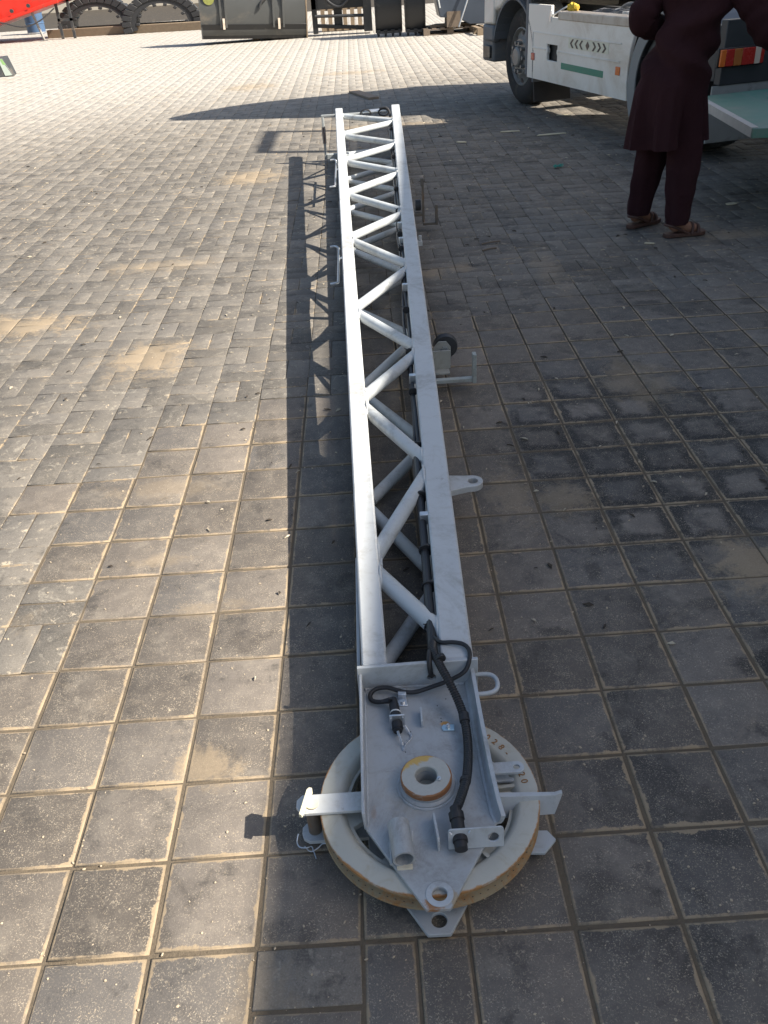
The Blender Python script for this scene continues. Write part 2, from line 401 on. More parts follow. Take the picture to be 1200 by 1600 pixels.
def paver_mat(name, lo, hi, speck, edge_w, edge_n):
    t = NT(name); v = t.pos()
    geo = t.new('ShaderNodeNewGeometry'); rnd = geo.outputs['Random Per Island']
    uvn = t.new('ShaderNodeUVMap'); uvn.uv_map = 'edge'
    su = t.new('ShaderNodeSeparateXYZ'); t.put(su.inputs[0], uvn.outputs[0])     # distance in metres from the two nearest sides
    d = t.math('MINIMUM', su.outputs[0], su.outputs[1])
    sand, far, n2, x, y = dust_glare_masks(t, v)
    mott = t.noise(13, 5, .65, v); fine = t.noise(120, 4, .7, v)
    c = t.mix(mott, lo, hi)
    hv = t.new('ShaderNodeHueSaturation'); t.put(hv.inputs['Color'], c); t.put(hv.inputs['Value'], t.math('MULTIPLY_ADD', rnd, .55, .74))
    c = hv.outputs[0]
    rn2 = t.math('FRACT', t.math('MULTIPLY', rnd, 17.31))
    c = t.mix(t.ramp(rn2, .55, .95, 0, .55 if speck else .25), c, (.105, .100, .096))
    # darker damp blotches and scuffs
    stain = t.ramp(t.noise(3.3, 5, .6, v, .7), .56, .68, 0, .5)
    c = t.mix(stain, c, tuple(q*.55 for q in lo))
    for (px, py, rx, ry, a) in [(1.02, 1.60, .15, .06, .8), (.80, 2.60, .35, .30, .25), (.62, 3.5, .1, .1, .3), (.45, 1.78, .05, .03, .5), (.62, 2.05, .03, .06, .5), (.9, 1.86, .07, .03, .5)]:
        dx = t.math('MULTIPLY', t.math('SUBTRACT', x, px), 1/rx); dy = t.math('MULTIPLY', t.math('SUBTRACT', y, py), 1/ry)
        dd = t.math('SQRT', t.math('ADD', t.math('MULTIPLY', dx, dx), t.math('MULTIPLY', dy, dy)))
        dd = t.math('ADD', dd, t.math('MULTIPLY', t.math('SUBTRACT', n2, .5), 1.6))
        c = t.mix(t.ramp(dd, 1.15, .6, 0, a), c, (.022, .021, .020))
    zx = t.math('MULTIPLY', t.math('SUBTRACT', x, 1.0), 1/.55); zy = t.math('MULTIPLY', t.math('SUBTRACT', y, 2.75), 1/.75)
    zone = t.math('SQRT', t.math('ADD', t.math('MULTIPLY', zx, zx), t.math('MULTIPLY', zy, zy)))
    zone = t.ramp(t.math('ADD', zone, t.math('MULTIPLY', t.math('SUBTRACT', n2, .5), 1.5)), 1.15, .7, 0, .85)
    damp = t.ramp(t.math('ADD', d, t.math('MULTIPLY', t.math('SUBTRACT', n2, .5), .10)), .052, .022)
    c = t.mix(t.math('MULTIPLY', zone, damp), c, (.020, .019, .019))
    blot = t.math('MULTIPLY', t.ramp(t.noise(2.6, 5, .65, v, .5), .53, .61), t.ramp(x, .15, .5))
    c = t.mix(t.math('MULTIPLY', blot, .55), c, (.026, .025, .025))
    if speck:
        sp = t.ramp(t.noise(300, 2, .5, v), .60, .68, 0, speck)
        clus = t.ramp(t.noise(20, 4, .7, v), .36, .62, .25, 1)
        c = t.mix(t.math('MULTIPLY', sp, clus), c, (.40, .345, .26))
        wo = t.new('ShaderNodeTexNoise'); wo.inputs['Scale'].default_value = 105; wo.inputs['Detail'].default_value = 5; wo.inputs['Distortion'].default_value = 3.0
        t.put(wo.inputs['Vector'], v)
        c = t.mix(t.math('MULTIPLY', t.ramp(wo.outputs['Fac'], .575, .655, 0, speck*.75), clus), c, (.42, .34, .24))
        pits = t.ramp(t.noise(170, 3, .6, v), .36, .28, 0, .6)
        c = t.mix(pits, c, (.04, .036, .033))
    else:
        grain = t.noise(260, 3, .7, v)
        c = t.mix(t.ramp(grain, .45, .70, 0, .35), c, (.33, .30, .26))
        c = t.mix(t.ramp(t.noise(48, 6, .8, v, .4), .30, .46, .75, 0), c, (.060, .057, .053))
        c = t.mix(t.ramp(fine, .62, .72, 0, .55), c, (.36, .31, .23))
        ch = t.ramp(t.noise(23, 7, .82, v, .5), .585, .64, 0, .8)
        where = t.ramp(t.noise(1.1, 4, .6, v), .42, .58, .15, 1)
        c = t.mix(t.math('MULTIPLY', ch, where), c, (.50, .42, .31))
        scr = t.new('ShaderNodeTexNoise'); scr.inputs['Scale'].default_value = 7; scr.inputs['Detail'].default_value = 5; scr.inputs['Distortion'].default_value = 4.0
        t.put(scr.inputs['Vector'], v)
        c = t.mix(t.math('MULTIPLY', t.ramp(scr.outputs['Fac'], .60, .66, 0, .4), t.ramp(fine, .35, .6)), c, (.40, .36, .29))
    # fainter wear: pale worn centres and dark smudges shared by neighbouring pavers
    c = t.mix(t.ramp(t.noise(6.5, 6, .72, v, .3), .54, .72, 0, .45), c, (.255, .222, .178))
    c = t.mix(t.ramp(t.noise(8.5, 6, .75, v), .46, .30, 0, .6), c, (.036, .034, .032))
    # film of dust, its far part also painting in glare; sand crept from joints
    film = t.ramp(t.math('ADD', t.math('ADD', t.math('MULTIPLY', t.noise(5, 7, .75, v), .7), t.math('MULTIPLY', fine, .3)), t.math('MULTIPLY', far, .45)), .48, 1.02, 0, .85)
    c = t.mix(film, c, t.mix(far, (.40, .352, .285), (.415, .39, .35)))
    e = t.math('SUBTRACT', d, t.math('MULTIPLY', t.math('MULTIPLY', t.ramp(t.noise(17, 6, .75, v, .3), .40, .78), t.ramp(t.noise(2.7, 4, .65, v), .38, .66, .15, 3.6)), edge_n))
    em = t.ramp(e, edge_w, -.002, 0, .95)
    if not speck: em = t.math('MULTIPLY', em, t.ramp(t.noise(5.5, 5, .7, v), .46, .62))
    sc = t.mix(fine, (.25, .19, .122), (.36, .28, .185))
    c = t.mix(t.math('MAXIMUM', em, sand), c, sc)
    h = t.math('ADD', t.math('MULTIPLY', fine, .6), t.math('MULTIPLY', t.noise(330, 2, .6, v), .7))
    h = t.math('ADD', h, t.math('MULTIPLY', mott, 1.6))
    t.bump(h, .55, .0016)
    return t.fin(c, t.math('MULTIPLY_ADD', mott, .25, .62), 0, .32)
M['paver_square'] = paver_mat('square_paver', (.074, .064, .056), (.188, .162, .136), .82, .0012, .0042)
M['paver_half'] = paver_mat('half_paver', (.076, .069, .061), (.175, .156, .131), 0, .0002, .0036)

def sand_mat(name):
    t = NT(name); v = t.pos()
    f = t.noise(150, 4, .7, v); n = t.noise(14, 6, .7, v)
    sx = t.new('ShaderNodeSeparateXYZ'); t.put(sx.inputs[0], v)
    c = t.mix(f, (.165, .127, .084), (.31, .24, .16))
    dk = t.ramp(t.noise(2.2, 5, .7, v), .20, .42, 0, .95)
    # joints of the small far pavers are dark and empty more often
    c = t.mix(t.math('MULTIPLY', dk, t.ramp(sx.outputs[1], 2.6, 4.2, .6, 1.0)), c, (.050, .045, .039))
    hole = t.ramp(t.noise(42, 4, .6, v), .66, .72, 0, .8)
    c = t.mix(hole, c, (.06, .05, .042))
    t.bump(t.math('ADD', f, n), .8, .004)
    return t.fin(c, .95, 0, .15)
M['sand'] = sand_mat('joint_sand')

def is_square(i, j):
    if i >= 3: return j < (17 if i >= 8 else 16)
    if i >= 1: return j < 12
    if i >= -1: return j < (11 if i == 0 else 11)
    if i == -2: return j in (6, 7, 8) or j < 4
    if i == -3: return j == 8 or j < 4
    return j < 3

def build_paving():
    rects = []                              # (x0,x1,y0,y1, mat, wide)
    for j in range(-7, 165):
        y0 = GY + j*CELL
        half_w = 3.2 + y0*.62
        for i in range(int((-half_w - 1.0)/CELL), int((half_w + .5)/CELL) + 4):
            x0 = GX + i*CELL
            c = CELL
            if is_square(i, j):
                if (i, j) == (2, -1):
                    rects += [(x0, x0+c, y0+c*.42, y0+c, 1, .0036), (x0, x0+c, y0, y0+c*.42, 0, .0036)]
                elif i == 3 and j in (-1, -2):
                    rects += [(x0, x0+c*.5, y0, y0+c, 0, .0036), (x0+c*.5, x0+c, y0, y0+c, 0, .0036)]
                else: rects.append((x0, x0+c, y0, y0+c, 0, .0038))
            elif (i + j) % 2 == 0:
                rects += [(x0, x0+c/2, y0, y0+c, 1, .0012), (x0+c/2, x0+c, y0, y0+c, 1, .0012)]
            else:
                rects += [(x0, x0+c, y0, y0+c/2, 1, .0012), (x0, x0+c, y0+c/2, y0+c, 1, .0012)]
    A = np.array(rects); n = len(A)
    g = A[:, 5]
    J = lambda s: rng.normal(0, s, n)
    x0 = A[:, 0] + g + J(.0008); x1 = A[:, 1] - g + J(.0008); y0 = A[:, 2] + g + J(.0008); y1 = A[:, 3] - g + J(.0008)
    hz = np.clip(J(.0009), -.0016, .0016); tx = np.clip(J(.0035), -.007, .007); ty = np.clip(J(.0035), -.007, .007)
    ch = np.where(A[:, 4] == 0, .0045, .003)
    V = np.zeros((n, 12, 3))
    cx = (x0 + x1)/2; cy = (y0 + y1)/2
    def put(k, X, Y, Z): V[:, k, 0] = X; V[:, k, 1] = Y; V[:, k, 2] = Z
    ring = [(x0, y0), (x1, y0), (x1, y1), (x0, y1)]
    sg = [(1, 1), (-1, 1), (-1, -1), (1, -1)]
    for k in range(4):
        X, Y = ring[k]; sx, sy = sg[k]
        zt = hz + (X - cx)*tx + (Y - cy)*ty
        jx, jy = J(.0009), J(.0009)
        put(k, X + sx*ch + jx, Y + sy*ch + jy, zt)                   # top
        put(4+k, X + jx, Y + jy, zt - ch*.55)                        # arris
        put(8+k, X + jx, Y + jy, np.full(n, -.014))                  # foot
    F = [(0, 1, 2, 3)]
    for k in range(4):
        q = (k+1) % 4
        F += [(k+4, q+4, q, k), (k+8, q+8, q+4, k+4)]
    F = np.array(F)
    faces = (np.arange(n)[:, None, None]*12 + F[None]).reshape(-1, 4)
    me = bpy.data.meshes.new('pavement')
    me.vertices.add(n*12); me.vertices.foreach_set('co', V.reshape(-1))
    nf = len(faces)
    me.loops.add(nf*4); me.loops.foreach_set('vertex_index', faces.reshape(-1).astype(np.int32))
    me.polygons.add(nf); me.polygons.foreach_set('loop_start', np.arange(0, nf*4, 4, dtype=np.int32))
    me.polygons.foreach_set('material_index', np.repeat(A[:, 4].astype(np.int32), 9))
    me.update(calc_edges=True)
    return me, A, (x0, x1, y0, y1)

def subdivide_top_edges(me, A, ext):
    """edge distance as UV: needs a centre point per top face, so split it in four triangles"""
    x0, x1, y0, y1 = ext
    n = len(A)
    # rebuild with an extra centre vertex
    co = np.zeros(len(me.vertices)*3); me.vertices.foreach_get('co', co); V = co.reshape(n, 12, 3)
    C = V[:, 0:4].mean(1, keepdims=True)
    V = np.concatenate([V, C], 1)
    quads = []
    for k in range(4):
        q = (k+1) % 4
        quads += [(k+4, q+4, q, k), (k+8, q+8, q+4, k+4)]
    tris = [(0, 1, 12), (1, 2, 12), (2, 3, 12), (3, 0, 12)]
    base = np.arange(n)[:, None, None]*13
    Q = (base + np.array(quads)[None]).reshape(n, -1); T = (base + np.array(tris)[None]).reshape(n, -1)
    loops = np.concatenate([Q, T], 1)                                 # per paver: 8*4 + 4*3 = 44 loops
    ls = np.concatenate([np.arange(0, 32, 4), np.arange(32, 44, 3)])
    starts = (np.arange(n)[:, None]*44 + ls[None]).reshape(-1)
    m2 = bpy.data.meshes.new('pavement')
    m2.vertices.add(n*13); m2.vertices.foreach_set('co', V.reshape(-1))
    m2.loops.add(n*44); m2.loops.foreach_set('vertex_index', loops.reshape(-1).astype(np.int32))
    m2.polygons.add(n*12); m2.polygons.foreach_set('loop_start', starts.astype(np.int32))
    m2.polygons.foreach_set('material_index', np.repeat(A[:, 4].astype(np.int32), 12))
    m2.update(calc_edges=True); m2.validate()
    hx = (x1 - x0)/2; hy = (y1 - y0)/2
    # top triangles: distance to own side grows linearly to the centre
    uv = np.zeros((n, 44, 2))
    for t in range(4):
        d = hy if t in (0, 2) else hx
        uv[:, 32 + t*3 + 2, 0] = d; uv[:, 32 + t*3 + 2, 1] = d
    l = m2.uv_layers.new(name='edge'); l.data.foreach_set('uv', uv.reshape(-1))
    bpy.data.meshes.remove(me)
    return m2

me, A, ext = build_paving()
me = subdivide_top_edges(me, A, ext)
o = link_mesh('pavement', me, [M['paver_square'], M['paver_half']], smooth=0)
tag(o, 'grey concrete pavers, square near and basket weave beyond', 'pavement', kind='structure')

bm = BM()
gv = [bm.verts.new(p) for p in ((-300, -60, -.003), (300, -60, -.003), (300, 500, -.003), (-300, 500, -.003))]
bm.faces.new(gv)
o = obj('ground', bm, M['sand'], smooth=0)
tag(o, 'sandy ground under and beyond the paved yard', 'ground', kind='structure')

# grit: crumbs of sand and chips lying about
bm = BM()
for k in range(2200):
    u = random.random()
    y = .75 + 7.5*u**1.7
    x = random.uniform(-.5 - .62*y, .35 + .5*y)
    s = random.choice((.0007, .0009, .0012, .0016, .0026)) * (1 + .15*y)
    M0 = T3(x, y, s*.3) @ RZ(random.uniform(0, 360)) @ RX(random.uniform(-30, 30)) @ Matrix.Diagonal((s*random.uniform(.8, 1.6), s*random.uniform(.6, 1.1), s*.6, 1))
    bmesh.ops.create_icosphere(bm, subdivisions=1, radius=1, matrix=M0)
o = obj('grit', bm, simple('sand_crumbs', (.42, .34, .24), .9, 0, .4, 30, .2), smooth=0)
tag(o, 'pale crumbs and chips of grit scattered over the paving', 'grit', kind='stuff')

bm = BM()
rr = random.Random(21)
for k in range(420):
    y = rr.uniform(1.6, 12); x = rr.uniform(-.45*y-.4, .5*y+.2)
    L = rr.uniform(.006, .030)*(1 + .06*y); w_ = L*rr.uniform(.15, .5)
    Mx = T3(x, y, .003) @ RZ(rr.uniform(0, 360)) @ RX(rr.uniform(-12, 12))
    mi = 0 if rr.random() < .55 else 1
    pts = [Mx @ Vector(p) for p in ((-L/2, 0, 0), (-L*.1, -w_/2, .002), (L/2, -w_*.1, 0), (L*.1, w_/2, .003))]
    lo = [bm.verts.new(p) for p in pts]; hi = [bm.verts.new(p + Vector((0, 0, .0015 + L*.06))) for p in pts]
    for f in (lo[::-1], hi, *[(lo[i], lo[(i+1) % 4], hi[(i+1) % 4], hi[i]) for i in range(4)]):
        bm.faces.new(f).material_index = mi
o = obj('litter', bm, [simple('dead_leaf', (.055, .042, .03), .9, 0, .4, 30, .1), simple('pale_chip', (.46, .40, .30), .9, 0, .3, 30, .1)], smooth=0)
tag(o, 'small leaf scraps and pale chips strewn over the paving', 'litter', kind='stuff')

# ------------------------------------------------------------------ the lattice boom
def Ztop(Y): return .173 + .0347*(Y - 1.5) + .014*math.sin(math.pi*min(1, max(0, (Y-1.5)/7.06)))
def LCo(Y): return -.080 - .0173*(Y - 1.6)
def LCi(Y): return -.0175 - .0164*(Y - 1.57)
def RCi(Y): return .114 + .0286*(Y - 1.57)
def RCo(Y): return .193 + .0283*(Y - 1.6)
def Zbot(Y): return .055 + .0078*Y          # top of the bottom chords
YN, YF = 1.515, 8.66
boom = thing('lattice_boom', 'long light grey lattice boom with a rope wheel at its near end, lying on paving', 'crane boom', (.055, 1.19, 0))

def chord(xo, xi, zt, h, y0, y1):
    b = BM(); ys = np.linspace(y0, y1, 9)
    rings = []
    for Y in ys:
        a, c = sorted((xo(Y), xi(Y))); z = zt(Y)
        rings.append([b.verts.new(p) for p in ((a, Y, z-h), (c, Y, z-h), (c, Y, z), (a, Y, z))])
    for A_, B_ in zip(rings, rings[1:]):
        for k in range(4): b.faces.new((A_[k], A_[(k+1) % 4], B_[(k+1) % 4], B_[k]))
    b.faces.new(rings[0][::-1]); b.faces.new(rings[-1])
    return b
HT, HB = .062, .055
for xo, xi in ((LCo, LCi), (RCo, RCi)):
    obj('top_chord', chord(xo, xi, Ztop, HT, YN+.004, YF), M['boom'], boom, True, bevel=.006)
    obj('bottom_chord', chord(xo, xi, Zbot, HB, YN+.004, YF), M['boom'], boom, True, bevel=.006)
# rounded end caps of the top chords
for xo, xi in ((LCo, LCi), (RCo, RCi)):
    b = BM(); Y = YF; cx = (xo(Y)+xi(Y))/2; w = abs(xo(Y)-xi(Y))/2
    plate(b, arc(0, 0, w*.72, 0, 180, 12), [], HT*.8, T3(cx, Y+.002, Ztop(Y)-HT*.9))
    obj('chord_lug', b, M['boom'], boom, True, bevel=.003)

def brace(p, q, r, gus=False):
    b = BM(); tube(b, [p, q], r, 18)
    return obj('brace', b, M['brace'], boom, True)
def weld_at(br, side_x, Y, z, slope_y, r, out):
    """uneven bead where a brace runs into the face x = side_x(Y)"""
    rr_ = random.Random(int(Y*1000)); pts = []; rad = []
    for k in range(26):
        a = 2*math.pi*k/26; yy = Y + r*1.02*math.cos(a)*math.hypot(1, slope_y)
        pts.append((side_x(yy) + out*.0012, yy, z + r*1.02*math.sin(a))); rad.append(.0042*rr_.uniform(.65, 1.35))
    b = BM(); tube(b, pts, 0, 7, rad=rad, closed=True)
    obj('weld_bead', b, M['boom'], boom, True).parent = boom
topL = [1.93, 2.89, 3.78, 4.82, 5.75, 6.66, 7.58, 8.43]
topR = [1.60, 2.42, 3.31, 4.31, 5.26, 6.21, 7.11, 8.00]
botL = [1.62, 2.42, 3.31, 4.30, 5.34, 6.28, 7.22, 8.20]
botR = [1.99, 2.82, 3.85, 4.79, 5.78, 6.75, 7.71, 8.45]
rb = .0235
def pTL(Y, dy=0): return (LCi(Y)-.012, Y+dy, Ztop(Y)-HT*.42)
def pTR(Y, dy=0): return (RCi(Y)+.012, Y+dy, Ztop(Y)-HT*.42)
def pBL(Y, dy=0): return (LCi(Y)-.012, Y+dy, Zbot(Y)-HB*.5)
def pBR(Y, dy=0): return (RCi(Y)+.012, Y+dy, Zbot(Y)-HB*.5)
for k in range(8):
    e = .035
    brace(pTR(topR[k], e), pTL(topL[k], -e), rb)
    if k < 7: brace(pTL(topL[k], e), pTR(topR[k+1], -e), rb)
    for p, q in ((pTR(topR[k], e), pTL(topL[k], -e)),) + (((pTL(topL[k], e), pTR(topR[k+1], -e)),) if k < 7 else ()):
        sl = (q[1]-p[1])/(q[0]-p[0])
        for e0 in (p, q):
            left = e0[0] < .08
            fx_ = (LCi if left else RCi)
            Yw = e0[1] + sl*(fx_(e0[1]) - e0[0])
            weld_at(None, fx_, Yw, e0[2], sl, rb, 1 if left else -1)
for k in range(8):
    e = .03
    brace(pBL(botL[k], e), pBR(botR[k], -e), rb*.9)
    if k < 7: brace(pBR(botR[k], e), pBL(botL[k+1], -e), rb*.9)
# side faces: zigzag from bottom to top chord
def pside(f, xo, xi, Y, top):
    x = (xo(Y)+xi(Y))/2
    return (x, Y, Ztop(Y)-HT*.8) if top else (x, Y, Zbot(Y)-HB*.2)
for xo, xi, tn, bn in ((LCo, LCi, topL, botL), (RCo, RCi, topR, botR)):
    if tn is topL: seq = [(botL[0], 0)] + [q for k in range(7) for q in ((topL[k], 1), (botL[k+1], 0))] + [(topL[7], 1)]
    else: seq = [(topR[0]+.02, 1)] + [q for k in range(7) for q in ((botR[k], 0), (topR[k+1], 1))] + [(botR[7], 0)]
    for (ya, ta), (yb, tb) in zip(seq, seq[1:]):
        if Ztop(min(ya, yb)) - Zbot(min(ya, yb)) < .075: continue
        brace(pside(0, xo, xi, ya, ta), pside(0, xo, xi, yb, tb), .0095)
for Y in (3.36, 4.31):
    brace(pside(0, LCo, LCi, Y, 1), pside(0, LCo, LCi, Y, 0), .019)
# gussets where the near braces meet the left chord
b = BM()
for Y in (1.93, 2.89, 3.78):
    box(b, (LCi(Y)-.004, Y-.07, Ztop(Y)-HT*.75), (LCi(Y)+.010, Y+.07, Ztop(Y)-HT*.25))
obj_each('gusset', b, M['boom'], boom, True, bevel=.003)
# doubling strip on the outside of the left chord
b = BM(); box(b, (LCo(1.75)-.010, 1.53, .030), (LCo(1.75)-.001, 2.02, .128))
obj('side_plate', b, M['flange'], boom, True, bevel=.002)

# transverse end plate
b = BM()
plate(b, [(-.090, .002), (.200, .002), (.200, .1795), (-.090, .1755)], [circle(.088, .131, .0105, 20)], .010, T3(0, 1.515, 0) @ RX(90))
obj('end_plate', b, M['flange'], boom, True, bevel=.0015)

# head plates (upper tray floor and lower plate)
OUT = [(-.078, 1.505), (-.080, 1.109), (.026, .930), (.030, .925), (.074, .924), (.078, .929), (.188, 1.105), (.180, 1.20), (.174, 1.505)]
SC = (.055, 1.19)
zU = .106
b = BM(); plate(b, OUT, [circle(.0565, .954, .0145, 28), circle(.051, 1.214, .024, 32)], .010, T3(0, 0, zU-.010))
obj('head_plate', b, M['headplate'], boom, True, bevel=.0015)
b = BM(); plate(b, OUT, [circle(.054, .954, .0155, 28)], .010, T3(0, 0, .012))
obj('lower_plate', b, M['head'], boom, True, bevel=.0015)
b = BM(); plate(b, circle(0, 0, .0265, 36), [circle(0, 0, .0148, 36)], .0025, T3(.0565, .954, zU-.0005))
obj('eye_boss', b, M['flange'], boom, True, bevel=.0008)
# tray flanges
b = BM()
hexa(b, [(-.0835, 1.112, zU-.008), (-.0765, 1.112, zU-.008), (-.0765, 1.512, zU-.008), (-.0835, 1.512, zU-.008),
         (-.0865, 1.118, zU+.038), (-.0795, 1.118, zU+.038), (-.0795, 1.512, zU+.050), (-.0865, 1.512, zU+.050)])
obj('side_flange', b, M['flange'], boom, True, bevel=.0022)
b = BM()
prof = [(0, 0), (.006, .001), (.011, .0036), (.0145, .016), (.0165, .030), (.018, .046), (.011, .046), (.0095, .030), (.0075, .017), (.004, .009), (0, .0075)]
rings = []
for Y, xb, hs in ((1.512, .172, 1.08), (1.35, .173, 1.04), (1.20, .176, 1.0), (1.125, .180, .95), (1.102, .186, .55)):
    rings.append([b.verts.new((xb - .004 + px*1.25, Y, zU - .004 + pz*hs)) for px, pz in prof])
m_ = len(prof)
for A_, B_ in zip(rings, rings[1:]):
    for k in range(m_): b.faces.new((A_[k], A_[(k+1) % m_], B_[(k+1) % m_], B_[k]))
b.faces.new(rings[0]); b.faces.new(rings[-1][::-1])
obj('side_flange', b, M['flange'], boom, True)

# hub ring on the tray
hub = obj('hub_boss', (lambda b: (lathe(b, [(.024, 0), (.0605, 0), (.0605, .010), (.0575, .0135), (.0545, .0145), (.0545, .020), (.024, .020)], 56, T3(.0525, 1.207, zU-.003)), b)[1])(BM()), M['head'], boom, True)
me_ = BM(); lathe(me_, [(.0235, 0), (.0545, 0), (.0545, .013), (.0525, .0155), (.0255, .0155), (.0235, .0138)], 56)
hr = obj('hub_ring', me_, M['hubring'], boom); hr.location = (.0515-.055, 1.207-1.19, zU+.0185)
b = BM(); pipe(b, (.052, 1.21, .014), (.052, 1.21, zU+.016), .0262, .0232, 40)
obj('axle_tube', b, M['head'], boom, True)
b = BM(); tube(b, [(.078, 1.193, zU+.030), (.078, 1.193, zU+.0385)], .0052, 6)
tube(b, [(.078, 1.193, zU+.0385), (.078, 1.193, zU+.0425)], .0028, 10)
obj('grease_nipple', b, M['galv'], boom, True)

# rope sheave
zs0, zs1 = .044, .096
sh_root = bpy.data.objects
b = BM()
hw = (zs1-zs0)/2
prof = [(.174, hw-.028), (.178, hw-.017), (.184, hw-.008), (.191, hw-.001), (.196, hw), (.229, hw), (.2325, hw-.0015), (.2335, hw-.006), (.2325, hw-.010),
        (.219, .010), (.2145, 0), (.219, -.010), (.2325, -hw+.010), (.2335, -hw+.006), (.231, -hw+.002), (.222, -hw), (.192, -hw), (.184, -hw+.004), (.178, -hw+.017), (.174, -hw+.028)]
lathe(b, prof, 120)
for f in b.faces:
    r_ = max(math.hypot(v.co.x, v.co.y) for v in f.verts); z_ = sum(v.co.z for v in f.verts)/4
    if min(math.hypot(v.co.x, v.co.y) for v in f.verts) > .2135 and abs(z_) < hw-.007: f.material_index = 1
# web with kidney openings
holes = []
for k in range(6):
    c0 = 35 + 60*k
    ro, ri, sp = .171, .096, 20
    pts = arc(0, 0, ro, c0-sp+3, c0+sp-3, 10)
    inner = arc(0, 0, ri, c0+sp-6, c0-sp+6, 8)
    m0 = [(.5*(ro+ri)*math.cos(R(c0+sp+1)), .5*(ro+ri)*math.sin(R(c0+sp+1)))]
    m1 = [(.5*(ro+ri)*math.cos(R(c0-sp-1)), .5*(ro+ri)*math.sin(R(c0-sp-1)))]
    holes.append(pts + m0 + inner + m1)
plate(b, circle(0, 0, .180, 80), holes + [circle(0, 0, .0265, 32)], .014, T3(0, 0, -.007))
lathe(b, [(.027, -hw+.004), (.060, -hw+.004), (.060, hw-.004), (.027, hw-.004)], 48)
for k in range(6):                                   # stiffening ribs between web and rim
    a = 5 + 60*k
    box(b, (.150, -.004, .0), (.188, .004, hw-.006), RZ(a))
sheave = obj('sheave', b, [M['sheave'], M['groove']], boom); sheave.location = (SC[0]-.055, 0, (zs0+zs1)/2)
# small drilled dimples round the groove side
b = BM()
for k in range(84):
    a = 360/84*k
    r0 = .2262; z0 = -hw+.017
    tube(b, [(r0*math.cos(R(a)), r0*math.sin(R(a)), z0), ((r0+.0012)*math.cos(R(a)), (r0+.0012)*math.sin(R(a)), z0-.0006)], .0016, 6)
obj('rim_dimples', b, M['blackrub'], sheave)
# cast lettering
def cast_text(chars, a0, step, r, size):
    b = BM()
    for k, c in enumerate(chars):
        if c == ' ': continue
        me = text_mesh(c, size, .0009)
        a = a0 - step*k
        me.transform(T3(r*math.cos(R(a)), r*math.sin(R(a)), hw+.0006) @ RZ(a-90))
        b.from_mesh(me); bpy.data.meshes.remove(me)
    return b
obj('casting_mark', cast_text('50-028-', 62.5, 5.7, .2075, .021), M['rustbrown'], sheave, smooth=0)
obj('casting_mark', cast_text('20', 10.5, 5.2, .2075, .021), M['rustbrown'], sheave, smooth=0)

# left lug pair with pin
b = BM()
box(b, (-.208, 1.155, .099), (-.082, 1.203, .107))
plate(b, [(-.226, 1.172), (-.214, 1.155), (-.205, 1.155), (-.205, 1.203), (-.214, 1.203), (-.226, 1.190)], [], .008, T3(0, 0, .099))
obj('rope_guard', b, M['boom'], boom, True, bevel=.001)
b = BM(); plate(b, [(-.078, 1.150), (-.206, 1.150), (-.218, 1.158), (-.222, 1.170), (-.222, 1.185), (-.214, 1.195), (-.200, 1.198), (-.078, 1.198)], [], .010, T3(0, 0, .012))
obj('lower_guard', b, M['flange'], boom, True, bevel=.001)
b = BM(); tube(b, [(-.194, 1.178, .008), (-.194, 1.178, .1085)], .0145, 24)
obj('guard_pin', b, M['rustedsteel'], boom, True, bevel=.001)
b = BM(); lathe(b, [(0.0001, 0), (.0135, 0), (.0135, .003), (.0001, .0035)], 30, T3(-.193, 1.178, .107))
obj('pin_washer', b, simple('cream_washer', (.66, .60, .42), .5, 0, .2, 60, .1), boom, True)
b = BM(); plate(b, [(-.030, 0), (.034, 0), (.034, .018), (.022, .026), (-.030, .010)], [], .007, T3(-.2095, 1.176, .107) @ RZ(72) @ RX(90))
obj('pin_flag', b, simple('cream_flag_paint', (.66, .62, .46), .5, 0, .12, 40, .1), boom, True, bevel=.001)
b = BM()
tube(b, smooth_path([(-.231, 1.172, .020), (-.234, 1.158, .012), (-.228, 1.146, .010), (-.213, 1.143, .010), (-.203, 1.147, .008), (-.198, 1.136, .006), (-.192, 1.118, .006)], 5), .0014, 8)
tube(b, smooth_path([(-.218, 1.150, .006), (-.205, 1.137, .005), (-.190, 1.143, .006), (-.180, 1.150, .010), (-.171, 1.149, .012)], 5), .0014, 8)
obj_each('retaining_clip', b, M['galv'], boom, True)

# right lugs
b = BM()
for z, L in ((.112, .0), (.086, -.010)):
    plate(b, [(.182, 1.222), (.196, 1.216), (.248+L, 1.216)] + arc(.250+L, 1.231, .015, -80, 90, 8) + [(.196, 1.246), (.182, 1.250)], [circle(.248+L, 1.231, .007, 18)], .007, T3(0, 0, z))
obj_each('clevis_lug', b, M['flange'], boom, True, bevel=.001)
b = BM()
hexa(b, [(.183, 1.148, .058), (.318, 1.150, .058), (.318, 1.158, .058), (.183, 1.156, .058), (.183, 1.160, .114), (.318, 1.162, .104), (.318, 1.171, .104), (.183, 1.172, .114)])
hexa(b, [(.318, 1.150, .060), (.3345, 1.166, .098), (.3345, 1.175, .098), (.318, 1.158, .060), (.318, 1.162, .104), (.3350, 1.168, .102), (.3350, 1.177, .102), (.318, 1.171, .104)])
obj('rope_guard', b, M['flange'], boom, True, bevel=.0008)
b = BM(); plate(b, [(.150, 1.095), (.285, 1.082), (.314, 1.112), (.300, 1.135), (.150, 1.145)], [], .008, T3(0, 0, .018))
obj('lower_guard', b, M['flange'], boom, True, bevel=.001)
